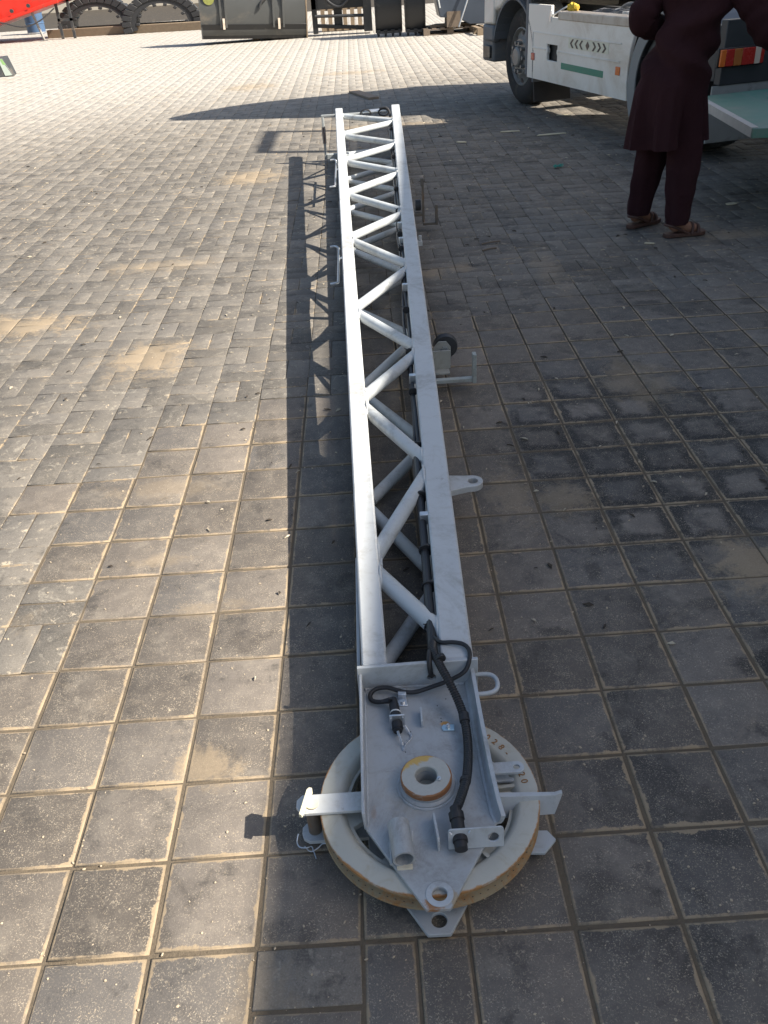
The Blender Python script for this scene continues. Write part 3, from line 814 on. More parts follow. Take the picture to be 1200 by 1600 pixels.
# ring handle
b = BM()
tube(b, smooth_path([(.186, 1.505, .130), (.215, 1.505, .130), (.232, 1.500, .130), (.2415, 1.485, .130), (.2415, 1.462, .130), (.232, 1.447, .130), (.214, 1.441, .130), (.186, 1.440, .130)], 6), .0055, 12)
obj('grab_ring', b, M['flange'], boom, True)
# weld beads on the head
def bead(pts, r, closed=False, seed=0):
    rr_ = random.Random(seed); P = [Vector(p) for p in pts]
    b = BM(); tube(b, P, 0, 7, rad=[r*rr_.uniform(.65, 1.35) for _ in P], closed=closed)
    obj('weld_bead', b, M['flange'], boom, True)
bead([(.0525 + .0615*math.cos(R(5*k)), 1.207 + .0615*math.sin(R(5*k)), zU+.001) for k in range(72)], .0030, True, 1)
bead([(-.074 + .005*k, 1.503, zU+.001) for k in range(49)], .0036, False, 2)
bead([(-.0755, 1.115 + .006*k, zU+.001) for k in range(64)], .0026, False, 3)
bead([(-.031, 1.095 - .004*k, zU+.0012) for k in range(19)], .0032, False, 4)
bead([(.0125 - .0004*k, 1.095 - .004*k, zU+.0012) for k in range(19)], .0032, False, 5)
bead([(-.074 + .004*k, 1.519, .1725 + .00005*k) for k in range(15)], .0032, False, 6)
bead([(.118 + .004*k, 1.519, .1735) for k in range(18)], .0032, False, 7)
# short tube and fins on the tray
b = BM(); pipe(b, (-.0135, 1.10, zU+.0215), (-.006, 1.018, zU+.0215), .0222, .0182, 36)
obj('tube_socket', b, M['head'], boom, True)
b = BM(); box(b, (-.021, 1.010, zU-.001), (.010, 1.020, zU+.0035))
obj('socket_weld', b, simple('cream_weld', (.58, .52, .40), .6, 0, .2, 80, .3), boom, True, bevel=.001)
b = BM(); plate(b, [(0, 0), (.070, 0), (.074, .005), (.066, .034), (.006, .036), (0, .03)], [], .005, T3(.0615, 1.046, zU-.001) @ RZ(94) @ RX(90))
obj('cable_fin', b, M['flange'], boom, True, bevel=.0006)
b = BM(); plate(b, [(0, 0), (.045, 0), (.047, .004), (.043, .024), (.006, .026), (0, .022)], [], .0045, T3(.0525, 1.370, zU-.001) @ RZ(90) @ RX(90))
obj('cable_fin', b, M['flange'], boom, True, bevel=.0006)
# small bolt holes in the tray
b = BM()
for x, y in ((.018, 1.335), (.012, 1.302), (.095, 1.435), (.10, 1.395), (.10, 1.385), (.117, 1.455), (.01, 1.375), (.027, 1.36)):
    lathe(b, [(.0001, 0), (.0014, 0), (.0014, .0006), (.0001, .0006)], 8, T3(x, y, zU))
obj_each('drill_hole', b, M['blackrub'], boom, True)
# gland bracket at lower right
b = BM()
o2 = [(.083, 0), (.193, 0), (.193, .040)] + arc(.186, .041, .007, 0, 90, 5) + arc(.090, .041, .007, 90, 180, 5)
plate(b, o2, [circle(.172, .024, .0115, 24)], .004, T3(0, 1.050, zU+.002) @ RX(78))
obj('gland_bracket', b, M['flange'], boom, True, bevel=.0006)
gb = BM()
tube(gb, [(.1065, 1.030, zU+.023), (.1065, 1.045, zU+.025), (.1065, 1.0451, zU+.025), (.1065, 1.056, zU+.027)], 0, 20, rad=[.0128, .0132, .0152, .0152])
tube(gb, [(.106, 1.058, zU+.028), (.105, 1.090, zU+.034), (.105, 1.0901, zU+.034), (.104, 1.105, zU+.037), (.104, 1.1051, zU+.037), (.103, 1.118, zU+.038)], 0, 20, rad=[.0135, .0135, .0155, .0155, .0105, .0105])
gl = obj('cable_gland', gb, M['blackrub'], boom, True)
b = BM()
for dx, dz in ((-.0165, .018), (.0165, .018), (-.0165, -.016), (.0165, -.016)):
    tube(b, [(.1065+dx, 1.050, zU+.027+dz), (.1065+dx*1.25, 1.053, zU+.027+dz*1.2)], .0018, 8)
obj_each('gland_bolt', b, M['galv'], boom, True)

# ---- cables
def conduit(pts, r, pitch=.0075, amp=.0016, n=16, sub=10):
    P = smooth_path(pts, sub)
    # resample evenly
    L = [0]
    for a, c in zip(P, P[1:]): L.append(L[-1] + (c-a).length)
    tot = L[-1]; N = int(tot/(pitch/4)); out = []; rad = []
    k = 0
    for i in range(N + 1):
        s = tot*i/N
        while k < len(L)-2 and L[k+1] < s: k += 1
        f = (s-L[k])/max(1e-9, L[k+1]-L[k]); out.append(P[k].lerp(P[k+1], f))
        rad.append(r + amp*(1 if i % 4 in (0, 1) else -1))
    b = BM(); tube(b, out, r, n, rad=rad); return b
main = [(.100, 1.590, .166), (.097, 1.545, .183), (.106, 1.500, .182), (.122, 1.455, .172), (.140, 1.410, .150), (.150, 1.365, .138), (.1515, 1.315, .131), (.1475, 1.262, .129), (.138, 1.205, .132), (.1245, 1.160, .139), (.112, 1.128, .142), (.104, 1.112, .143)]
obj('conduit', conduit(main, .0092, .0062, .0010), M['conduit'], boom, True)
b = BM()
for p, q in (((.1505, 1.375, .1375), (.151, 1.352, .1355)), ((.1345, 1.195, .1335), (.1315, 1.185, .1345)), ((.110, 1.515, .1875), (.113, 1.505, .187))):
    tube(b, [p, q], .0120, 18)
obj_each('conduit_sleeve', b, M['blackrub'], boom, True, bevel=.001)
# bundle running up the inside of the right chord
def bundle(ofs, r, name, y0=1.55, y1=8.30, wob=.004, seed=1):
    rr = random.Random(seed); pts = []
    Y = y0
    while Y < y1:
        pts.append((RCi(Y) - .013 + ofs[0] + rr.uniform(-wob, wob)*min(1, Y/3), Y, Ztop(Y) - .030 + ofs[1] - .02*abs(math.sin(Y*2.1)) + rr.uniform(-wob, wob)))
        Y += .24
    b = BM(); tube(b, smooth_path(pts, 5), r, 10)
    obj(name, b, M['conduit'], boom, True)
bundle((-.004, .020), .0118, 'cable', 1.56, 2.75, .003, 3)
bundle((.002, .000), .0075, 'cable', 1.62, 8.34, .005, 4)
bundle((-.010, -.010), .0062, 'cable', 1.75, 8.30, .006, 5)
bundle((.004, -.022), .0058, 'cable', 1.9, 8.25, .006, 6)
b = BM()
for Y in (1.66, 1.82, 1.98, 2.25, 2.55, 2.95, 3.3, 3.75, 4.2, 4.6, 4.85, 5.3, 5.8, 6.2, 6.7, 7.2, 7.7):
    x = RCi(Y)-.014; z = Ztop(Y)-.026
    tube(b, [(x, Y-.004, z), (x, Y+.004, z)], .0205 if Y < 2.7 else .0165, 14)
    tube(b, [(x-.012, Y, z+.012), (x-.022, Y-.008, z+.020)], .0013, 6)
obj_each('cable_tie', b, M['blackrub'], boom, True)
b = BM()
for Y in (2.13, 3.05, 4.02, 4.72, 5.0):
    box(b, (RCi(Y)-.024, Y-.010, Ztop(Y)-.040), (RCi(Y)+.004, Y+.010, Ztop(Y)-.004))
obj_each('cable_clamp', b, M['galv'], boom, True, bevel=.002)
# thin sensor cable: loops over the end plate and back to the connector
thin = [(.104, 1.600, .172), (.118, 1.572, .181), (.146, 1.566, .184), (.170, 1.556, .185), (.182, 1.536, .184), (.180, 1.508, .178), (.166, 1.488, .160), (.130, 1.482, .140), (.085, 1.478, .126), (.052, 1.472, .120), (.030, 1.472, .119),
        (.004, 1.478, .122), (-.022, 1.488, .124), (-.048, 1.487, .122), (-.062, 1.474, .118), (-.058, 1.456, .116), (-.038, 1.448, .118), (-.018, 1.447, .124), (-.010, 1.440, .130)]
b = BM(); tube(b, smooth_path(thin, 7), .0054, 12); obj('sensor_cable', b, M['blackrub'], boom, True)
b = BM(); tube(b, smooth_path([(.096, 1.57, .165), (.087, 1.537, .184), (.084, 1.510, .182), (.085, 1.499, .160), (.0875, 1.503, .138), (.088, 1.524, .131)], 6), .0062, 12); obj('sensor_cable', b, M['blackrub'], boom, True)
b = BM(); box(b, (.002, 1.440, zU), (.026, 1.462, zU+.003)); box(b, (.004, 1.462, zU), (.024, 1.482, zU+.018))
obj('p_clip', b, M['galv'], boom, True, bevel=.0015)
b = BM(); tube(b, [(.014, 1.451, zU+.003), (.014, 1.451, zU+.0085)], .0062, 6); obj('clip_bolt', b, M['galv'], boom, True)
b = BM(); plate(b, [(-.010, -.008), (.016, -.008), (.016, .010), (-.010, .010), (-.014, .001)], [], .003, T3(.112, 1.362, zU+.001) @ RZ(-3))
obj('p_clip', b, simple('bluish_zinc', (.50, .66, .74), .3, .8, .1, 60, .05), boom, True, bevel=.001)
b = BM(); tube(b, [(.113, 1.363, zU+.003), (.113, 1.363, zU+.009)], .0062, 6); tube(b, [(.113, 1.363, zU+.009), (.113, 1.363, zU+.014)], .003, 10); obj('clip_bolt', b, M['galv'], boom, True)
b = BM(); box(b, (.112, 1.500, .120), (.128, 1.5135, .150)); tube(b, [(.120, 1.499, .136), (.120, 1.492, .136)], .006, 6); obj('plate_clip', b, M['galv'], boom, True, bevel=.001)
# round plug connector with square flange and safety chain
b = BM()
tube(b, [(-.009, 1.442, .130), (-.007, 1.425, .130), (-.007, 1.4249, .130), (-.005, 1.400, .128), (-.005, 1.3999, .128), (-.004, 1.385, .128)], 0, 20, rad=[.0095, .0100, .0115, .0115, .0125, .0125])
tube(b, [(-.0025, 1.373, .124), (-.002, 1.356, .122), (-.002, 1.3559, .122), (-.002, 1.350, .122)], 0, 24, rad=[.0125, .0125, .0110, .0105])
box(b, (-.036, 1.431, .128), (-.012, 1.438, .135)); box(b, (-.020, 1.428, .131), (-.010, 1.434, .146))
cn = obj('plug_connector', b, M['blackrub'], boom, True)
b = BM(); box(b, (-.0195, 1.374, .1045), (.0155, 1.3785, .147))
for dx in (-.0155, .0115):
    for z in (.110, .141): tube(b, [(dx, 1.374, z), (dx, 1.371, z)], .0025, 8)
obj('connector_flange', b, M['galv'], boom, True, bevel=.0012)
b = BM(); tube(b, [(-.0045, 1.4005, .128), (-.0045, 1.3965, .128)], .0132, 20); obj('connector_ring', b, simple('pale_clip_ring', (.55, .55, .52), .5), boom, True)
b = BM()
cp = smooth_path([(-.002, 1.345, .125), (.002, 1.332, .122), (.006, 1.320, .110), (.008, 1.308, .1085), (.012, 1.322, .108), (.022, 1.334, .1085), (.028, 1.345, .109), (.022, 1.356, .112), (.016, 1.366, .118)], 4)
for i in range(len(cp)-1):
    a, c = cp[i], cp[i+1]; mid = (a+c)/2; d = (c-a).normalized(); u, w = frame_axes(d); s = u if i % 2 else w
    tube(b, [mid + d*.0042*math.cos(q) + s*.0020*math.sin(q) for q in [k*math.pi/4 for k in range(8)]], .0007, 5, closed=True)
tube(b, [(-.002, 1.350, .122), (.000, 1.341, .119)], .0034, 10)
obj('safety_chain', b, M['galv'], boom, True)

# side fittings: lifting eye, roller bracket, hooks, rods, end frame
b = BM(); plate(b, [(.205, 2.355), (.28, 2.378)] + arc(.298, 2.415, .036, -75, 80, 12) + [(.27, 2.452), (.205, 2.462)], [circle(.300, 2.415, .0165, 24)], .022, T3(0, 0, .100))
obj('lifting_eye', b, M['boom'], boom, True, bevel=.002)
b = BM()
box(b, (.245, 3.405, .060), (.325, 3.520, .068)); box(b, (.255, 3.452, .068), (.332, 3.460, .150))
plate(b, [(.262, 0), (.338, 0), (.338, .085), (.318, .112), (.285, .112), (.262, .085)], [], .007, T3(0, 3.500, .064) @ RX(90))
obj('roller_bracket', b, paint('worn_bracket_paint', (.34, .34, .31), .25), boom, True, bevel=.001)
b = BM(); lathe(b, [(.012, -.020), (.050, -.020), (.053, -.012), (.046, 0), (.053, .012), (.050, .020), (.012, .020)], 40, T3(.318, 3.535, .140) @ RX(90))
obj('guide_roller', b, M['dark'], boom, True)
b = BM(); tube(b, [(.312, 3.490, .140), (.312, 3.480, .140)], .0165, 6); tube(b, [(.312, 3.485, .140), (.312, 3.60, .140)], .010, 12)
obj('roller_bolt', b, M['galv'], boom, True)
b = BM(); box(b, (.235, 3.358, .040), (.432, 3.384, .056)); box(b, (.417, 3.352, .036), (.433, 3.388, .165))
obj('rope_hook', b, paint('hook_paint', (.42, .45, .43), .2), boom, True, bevel=.0015)
b = BM(); box(b, (RCo(5.92)-.005, 5.90, .10), (.395, 5.94, .118)); box(b, (.393, 5.895, .05), (.407, 5.945, .30)); box(b, (.386, 5.89, .295), (.407, 5.95, .345))
box(b, (.393, 5.87, .045), (.485, 5.91, .062)); box(b, (.478, 5.865, .045), (.494, 5.915, .175))
obj('rope_hook', b, M['rustedsteel'], boom, True, bevel=.002)
b = BM(); lathe(b, [(.010, -.018), (.036, -.018), (.036, .018), (.010, .018)], 28, T3(.368, 5.96, .16) @ RY(90)); obj('guide_roller', b, M['dark'], boom, True)
b = BM(); box(b, (RCo(4.95)-.004, 4.93, .18), (RCo(4.95)+.036, 4.97, .205)); tube(b, [(RCo(4.95)+.024, 4.95, .20), (RCo(4.95)+.024, 4.95, .235)], .010, 8)
obj('pin_holder', b, M['boom'], boom, True, bevel=.002)
for Y0, Y1 in ((5.05, 4.45), (7.60, 6.72)):
    b = BM(); x = LCo((Y0+Y1)/2) - .026
    tube(b, smooth_path([(x-.050, Y0, .175), (x-.018, Y0+.005, .175), (x-.001, Y0-.02, .17), (x, Y0-.07, .165), (x, (Y0+Y1)/2, .16), (x, Y1+.05, .155), (x-.004, Y1+.01, .152), (x-.042, Y1, .150)], 5), .0068, 10)
    tube(b, [(x, (Y0+Y1)/2+.1, .162), (x+.034, (Y0+Y1)/2+.1, .172)], .006, 8)
    obj('storage_rod', b, M['galv'], boom, True)
# rectangular frame across the far end
Yf = 8.40
b = BM()
box(b, (-.328, Yf-.015, .392), (.255, Yf+.013, .410)); box(b, (-.325, Yf-.015, .045), (-.303, Yf+.015, .392))
box(b, (-.303, Yf-.03, .035), (LCo(Yf)-.0, Yf+.03, .078)); box(b, (LCi(Yf), Yf-.03, .030), (RCi(Yf), Yf+.03, .085))
obj('end_frame', b, paint('frame_grey_paint', (.33, .345, .34), .15), boom, True, bevel=.004)
b = BM(); tube(b, [(-.314, Yf, .17), (-.314, Yf, .31)], .0165, 12); obj('frame_grip', b, simple('brown_tape', (.09, .045, .035), .8), boom, True)
b = BM(); tube(b, [(.05, Yf-.03, .412), (.26, Yf-.03, .417)], .020, 14); obj('end_shaft', b, M['galv'], boom, True)
b = BM()
for cx in (.075, .235):
    tube(b, [(cx+.045*math.cos(q), Yf-.055, .407+.030*math.sin(q)) for q in [k*math.pi/8 for k in range(16)]], .007, 8, closed=True)
tube(b, smooth_path([(.20, Yf-.06, .44), (.255, Yf-.07, .445), (.285, Yf-.08, .415), (.29, Yf-.1, .37)], 6), .009, 8)
obj_each('hose_coil', b, M['blackrub'], boom, True)

# ------------------------------------------------------------------ truck
P0 = Vector((1.93, 10.67)); TA = math.atan2(.237, .9715)
truck = thing('truck', 'white tractor truck with green stripe and row of black chevrons on its side skirt', 'truck', (P0.x, P0.y, 0), TA)
W = 2.5
def skirt_outline():
    # (s, z): s = -y so drawn front to rear
    pts = [(0, .34), (0, 1.05), (-.56, 1.05), (-.565, .945), (-.73, .945), (-.74, 1.0), (-2.30, 1.0)]
    pts += [(-2.28, .90), (-2.225, .75), (-2.205, .6), (-2.205, .48), (-2.235, .34)]
    return pts
YZ = Matrix(((0, 0, 1, 0), (1, 0, 0, 0), (0, 1, 0, 0), (0, 0, 0, 1)))      # plate xy -> world yz, thickness -> x
b = BM()
plate(b, skirt_outline(), [[(-.50, .545), (-.50, .60), (-.515, .62), (-.515, .65), (-.50, .665), (-.50, .695), (-.75, .695), (-.75, .665), (-.735, .65), (-.735, .62), (-.75, .60), (-.75, .545)]], .035, T3(0, 0, 0) @ YZ)
sk = obj('side_skirt', b, M['white'], truck, bevel=.006)
for q in (-1.0,):
    b = BM(); box(b, (-.006, -2.06, .783), (.002, -.14, .797)); box(b, (-.006, -2.06, .635), (.002, -.77, .650)); box(b, (-.006, -.48, .635), (.002, -.14, .650))
    box(b, (-.006, -.146, .648), (.002, -.132, .785))
    obj('pressed_rib', b, M['white'], sk, bevel=.003)
b = BM()
box(b, (-.008, -2.30, .925), (.16, -.745, 1.004)); obj('top_rail', b, M['whitecap'], sk, bevel=.012)
b = BM(); box(b, (.05, -.80, .50), (.25, -.45, .74)); obj('filler_recess', b, M['blackrub'], sk)
b = BM()
for k in range(3):
    for sgn, y in ((1, -1.045 - k*.10), (-1, -1.79 + k*.10)):
        # chevron: points to -s (front) for the first three and to the rear for the others
        w, h = .045, .038
        for up in (1, -1):
            hexa(b, [(-.004, y, .735), (.0, y, .735), (.0, y - sgn*.030, .735), (-.004, y - sgn*.030, .735),
                     (-.004, y - sgn*w, .735 + up*h), (.0, y - sgn*w, .735 + up*h), (.0, y - sgn*(w+.030), .735 + up*h), (-.004, y - sgn*(w+.030), .735 + up*h)])
vs = [(-1.417, .772), (-1.455, .735), (-1.417, .698), (-1.379, .735)]
plate(b, vs, [], .004, T3(-.004, 0, 0) @ YZ)
obj('chevron_mark', b, M['blackpaint'], sk, smooth=0)
b = BM(); box(b, (-.003, -1.835, .690), (.001, -1.005, .78)); obj('chevron_panel', b, simple('cream_sticker', (.72, .69, .55), .5, 0, .05, 5), sk)
for n_ in sk.children:
    if n_.name.startswith('chevron_mark'): n_.location.x = -.0025
b = BM(); hexa(b, [(-.003, -1.76, .487), (.001, -1.76, .487), (.001, -.86, .490), (-.003, -.86, .490), (-.003, -1.76, .545), (.001, -1.76, .545), (.001, -.86, .548), (-.003, -.86, .548)])
obj('stripe', b, M['green'], sk)
b = BM(); box(b, (-.008, -.195, .520), (.002, -.115, .590)); obj('side_marker', b, M['red'], sk, bevel=.004)
b = BM(); box(b, (-.008, -2.075, .535), (.002, -1.995, .605)); obj('side_marker', b, M['amber'], sk, bevel=.004)

def wheel(name, c, side, mt, nuts=10, w=.30):
    wroot = obj(name, (lambda b: (lathe(b, [(.300, -w/2+.02), (.34, -w/2), (.43, -w/2+.004), (.480, -w/2+.03), (.500, -w/2+.055), (.502, 0), (.500, w/2-.055), (.480, w/2-.03), (.43, w/2-.004), (.34, w/2), (.300, w/2-.02)], 72, RY(90)), b)[1])(BM()), mt, truck)
    wroot.location = c
    b = BM()
    for k in range(72):
        a = 5*k
        for s, z0, z1 in ((1, -.085, -.02), (-1, .02, .085)):
            box(b, (z0, -.010, .500), (z1, .010, .507), RX(a + (2.5 if s > 0 else 0)))
    obj('tread', b, mt, wroot)
    b = BM(); s = side
    lathe(b, [(.302, .02), (.302, w/2-.015), (.290, w/2-.01), (.272, w/2-.05), (.215, w/2-.03), (.185, w/2+.0), (.11, w/2+.005), (.105, w/2+.045), (.085, w/2+.06), (.001, w/2+.062), (.001, .02)], 48, RY(90*s), closed=False)
    for k in range(nuts):
        a = 360/nuts*k; r = .150
        tube(b, [((w/2)*s, r*math.cos(R(a)), r*math.sin(R(a))), ((w/2+.045)*s, r*math.cos(R(a)), r*math.sin(R(a)))], .019, 8)
    obj('rim', b, M['rim'], wroot)
    b = BM()
    for k in range(8):
        a = 45*k; r = .245
        lathe(b, [(.001, 0), (.026, 0), (.026, .004), (.001, .004)], 12, T3((w/2-.036)*s, r*math.cos(R(a)), r*math.sin(R(a))) @ RY(90*s))
    obj_each('hand_hole', b, M['blackrub'], wroot)
    return wroot
wheel('wheel', (.25, .43, .5), -1, M['tyre'])
wheel('wheel', (W-.25, .43, .5), 1, M['tyre'])
for x, s in ((.17, -1), (W-.17, 1), (.50, -1), (W-.50, 1)):
    wheel('wheel', (x, -2.84, .5), s, M['tyredust'], w=.29)
# front mud guard and flap
b = BM()
def archplate(b, cy, cz, r0, r1, a0, a1, x0, x1, n=18):
    for k in range(n):
        p = [R(a0 + (a1-a0)*(k+q)/n) for q in (0, 1)]
        pts = []
        for x in (x0, x1):
            pass
        c0, s0, c1, s1 = math.cos(p[0]), math.sin(p[0]), math.cos(p[1]), math.sin(p[1])
        hexa(b, [(x0, cy+r0*c0, cz+r0*s0), (x1, cy+r0*c0, cz+r0*s0), (x1, cy+r0*c1, cz+r0*s1), (x0, cy+r0*c1, cz+r0*s1),
                 (x0, cy+r1*c0, cz+r1*s0), (x1, cy+r1*c0, cz+r1*s0), (x1, cy+r1*c1, cz+r1*s1), (x0, cy+r1*c1, cz+r1*s1)])
archplate(b, .43, .5, .575, .60, 15, 170, .0, .45)
box(b, (.0, -.165, .30), (.45, -.135, .62)); box(b, (-.004, .0, .36), (.03, .055, 1.12))
obj('mudguard', b, M['greyplastic'], truck, bevel=.004)
b = BM(); hexa(b, [(.02, -.19, .10), (.46, -.19, .10), (.46, -.165, .10), (.02, -.165, .10), (.02, -.14, .36), (.46, -.14, .36), (.46, -.125, .36), (.02, -.125, .36)])
obj('mudflap', b, M['blackrub'], truck)
# rear wheel guards, chassis
b = BM()
for x0, x1 in ((.0, .68), (W-.68, W)): archplate(b, -2.84, .5, .575, .592, 20, 150, x0, x1)
obj_each('rear_mudguard', b, M['greyplastic'], truck)
b = BM()
for x0, x1 in ((-.012, .0), (W, W+.012)): archplate(b, -2.84, .5, .47, .592, -28, 208, x0, x1, 30)
bmesh.ops.remove_doubles(b, verts=b.verts, dist=1e-4)
obj_each('mudguard_rim', b, simple('pale_grey_guard', (.24, .245, .24), .6, 0, .15, 6, .08, dirt=(.15, .13, .11), dirt_amt=.3), truck)
b = BM()
for x in (.80, W-.87): box(b, (x, -3.55, .72), (x+.07, 1.0, .98))
for y in (-3.45, -2.4, -1.5, -.6, .3): box(b, (.87, y, .75), (W-.87, y+.08, .95))
tube(b, [(.3, -2.84, .5), (W-.3, -2.84, .5)], .09, 12); tube(b, [(.3, .43, .5), (W-.3, .43, .5)], .06, 12)
box(b, (1.0, -3.1, .62), (1.5, -2.6, .9))
obj('chassis', b, M['dark'], truck, bevel=.006)
b = BM(); lathe(b, [(.05, 0), (.48, 0), (.5, .03), (.48, .06), (.05, .06)], 36, T3(W/2, -2.7, 1.12)); box(b, (.85, -2.95, .98), (W-.85, -2.45, 1.12))
obj('fifth_wheel', b, M['dark'], truck)
b = BM(); box(b, (.06, -2.1, .40), (.62, -.15, .86)); obj('fuel_tank', b, M['dark'], truck, bevel=.05)
b = BM()
box(b, (.16, -2.2, .90), (.78, -.80, .945)); box(b, (W-.78, -2.2, .90), (W-.02, -.40, .945))
obj_each('deck_plate', b, M['midgrey'], truck)
b = BM()
rr = random.Random(4)
for k in range(7):
    y = -1.0 - .17*k
    tube(b, smooth_path([(.22, y, .97), (.34, y-.05, 1.0 + rr.uniform(0, .04)), (.48, y+.04, .98), (.72, y-.02, 1.03)], 5), .012, 8)
for k in range(9): box(b, (.20, -1.02-.13*k, .946), (.30, -.95-.13*k, .985 + .02*(k % 3)))
tube(b, smooth_path([(.6, -.9, .97), (.5, -1.3, 1.05), (.62, -1.8, 1.0), (.9, -2.3, 1.1)], 6), .018, 8)
obj_each('air_line', b, M['greyplastic'], truck)
b = BM(); 
for k in range(6): box(b, (.18, -1.75-.09*k, .947), (.26, -1.70-.09*k, 1.02))
obj_each('white_clip', b, M['white'], truck, bevel=.005)
b = BM(); box(b, (.16, -1.26, .948), (.30, -1.08, .995)); obj('blue_valve', b, M['bluebox'], truck, bevel=.012)
b = BM()
bmesh.ops.create_icosphere(b, subdivisions=3, radius=1, matrix=T3(.10, -.86, 1.03) @ Matrix.Diagonal((.05, .075, .045, 1)))
for v in b.verts: v.co += Vector((rr.uniform(-1, 1), rr.uniform(-1, 1), rr.uniform(-1, 1)))*.008
obj('yellow_rag', b, M['yellow'], truck)
b = BM(); tube(b, [(.02, -.57, .96), (.08, -.80, 1.05)], .008, 8); box(b, (-.006, -.575, .90), (.03, -.545, 1.0)); obj('prop_rod', b, M['galv'], truck)
# tail
b = BM(); box(b, (.0, -3.60, .60), (W, -3.52, 1.04)); box(b, (.0, -3.52, .62), (.08, -3.30, 1.0)); box(b, (W-.08, -3.52, .62), (W, -3.30, 1.0))
obj('tail_plate', b, M['dark'], truck, bevel=.006)
for x in (-.05, W-.36):
    seg = [(.0, .045, 'amber'), (.045, .115, 'red'), (.115, .185, 'amber2'), (.185, .295, 'red'), (.295, .345, 'clear'), (.345, .375, 'red')]
    lamp = obj('tail_lamp', (lambda b: (box(b, (x-.010, -3.625, .725), (x+.386, -3.602, .860)), b)[1])(BM()), M['blackpaint'], truck, bevel=.008)
    for a, c, mm in seg:
        b = BM(); box(b, (x+a, -3.645, .735), (x+c-.001, -3.6255, .85)); obj('lamp_lens', b, M[mm], lamp, bevel=.004)
for x in (-.05, W-.60):
    b = BM(); box(b, (x, -3.590, .19), (x+.66, -3.575, .598)); obj('rear_mudflap', b, M['midgrey'], truck)
# cab
b = BM()
prof = [(-.30, 1.12), (-.30, 3.74), (-.05, 3.78), (.35, 3.50), (.95, 2.95), (1.20, 2.65), (1.34, 1.55), (1.36, .80), (1.02, .80), (1.02, .95)] + \
       [(.43 + .60*math.cos(R(a)), .5 + .64*math.sin(R(a))) for a in range(50, 100, 12)]
plate(b, prof, [], W-.02, T3(.01, 0, 0) @ YZ)
cab = obj('cab', b, M['white'], truck, bevel=.03)
b = BM()
hexa(b, [(.15, 1.215, 1.70+.95), (W-.15, 1.215, 2.65), (W-.15, 1.223, 2.65), (.15, 1.223, 2.65), (.15, 1.225, 2.6), (W-.15, 1.225, 2.6), (W-.15, 1.235, 2.6), (.15, 1.235, 2.6)])
hexa(b, [(.15, 1.315, 1.75), (W-.15, 1.315, 1.75), (W-.15, 1.335, 1.75), (.15, 1.335, 1.75), (.15, 1.215, 2.58), (W-.15, 1.215, 2.58), (W-.15, 1.236, 2.58), (.15, 1.236, 2.58)])
obj('windscreen', b, M['glass'], cab)
b = BM()
for x in (-.004, W-.012): box(b, (x, .25, 1.75), (x+.016, 1.08, 2.5))
obj_each('side_window', b, M['glass'], cab, bevel=.03)
b = BM(); box(b, (.1, 1.345, .86), (W-.1, 1.375, 1.5)); obj('grille', b, M['blackpaint'], cab)
b = BM()
for x in (-.006, W-.006): box(b, (x, .20, 1.15), (x+.012, .215, 2.55)); box(b, (x, .26, 1.52), (x+.02, .44, 1.56))
obj_each('door_seam', b, M['blackpaint'], cab)
b = BM()
for x in (-.30, W+.14):
    box(b, (x, 1.02, 1.75), (x+.16, 1.12, 2.35))
tube(b, [(-.2, 1.06, 2.3), (.03, 1.02, 2.4)], .02, 8); tube(b, [(W+.2, 1.06, 2.3), (W-.03, 1.02, 2.4)], .02, 8)
obj_each('mirror', b, M['blackpaint'], cab, bevel=.02)
b = BM()
box(b, (.02, 1.06, .40), (W-.02, 1.42, .80)); box(b, (-.004, 1.00, .62), (.10, 1.34, .80)); box(b, (W-.10, 1.0, .62), (W, 1.34, .80))
obj('bumper', b, M['greyplastic'], truck, bevel=.03)
b = BM(); box(b, (-.008, 1.10, .44), (.012, 1.32, .58)); obj('bumper_lamp', b, M['blackpaint'], truck, bevel=.01)
b = BM()
for x in (.0, W-.05): box(b, (x, 1.00, .81), (x+.05, 1.30, 1.6))
obj_each('cab_corner', b, M['white'], truck, bevel=.02)
# teal ramp leaf at the tail
tr_inv = Matrix.Rotation(-TA, 4, 'Z') @ T3(-P0.x, -P0.y, 0)
b = BM()
pts = [(2.45, 6.72), (2.345, 5.42), (3.45, 5.30), (3.60, 7.05)]
hexa(b, [tr_inv @ Vector((x, y, .545)) for x, y in pts] + [tr_inv @ Vector((x, y, .60)) for x, y in pts])
ramp = obj('tail_ramp', b, M['teal'], truck, bevel=.004)
b = BM()
hexa(b, [tr_inv @ Vector(p) for p in ((2.438, 6.60, .548), (2.445, 6.60, .548), (2.350, 5.44, .548), (2.343, 5.44, .548), (2.436, 6.60, .604), (2.480, 6.60, .604), (2.385, 5.44, .604), (2.341, 5.44, .604))])
obj('worn_edge', b, M['tealedge'], ramp)
b = BM()
for x, y in ((3.15, 5.6), (3.35, 6.8)): tube(b, [tr_inv @ Vector((x, y, .0)), tr_inv @ Vector((x, y, .545))], .03, 10)
tube(b, [tr_inv @ Vector((3.15, 5.6, .5)), tr_inv @ Vector((3.35, 6.8, .5))], .025, 10)
obj_each('ramp_leg', b, M['dark'], ramp)
b = BM(); tube(b, [tr_inv @ Vector(p) for p in smooth_path([(2.86, 6.45, .605), (2.90, 6.40, .62), (2.95, 6.30, .66), (3.05, 6.2, .72), (3.2, 6.1, .80), (3.3, 6.3, .606)], 5)], .011, 8)
obj('ramp_cord', b, M['scrapgreen'], ramp)

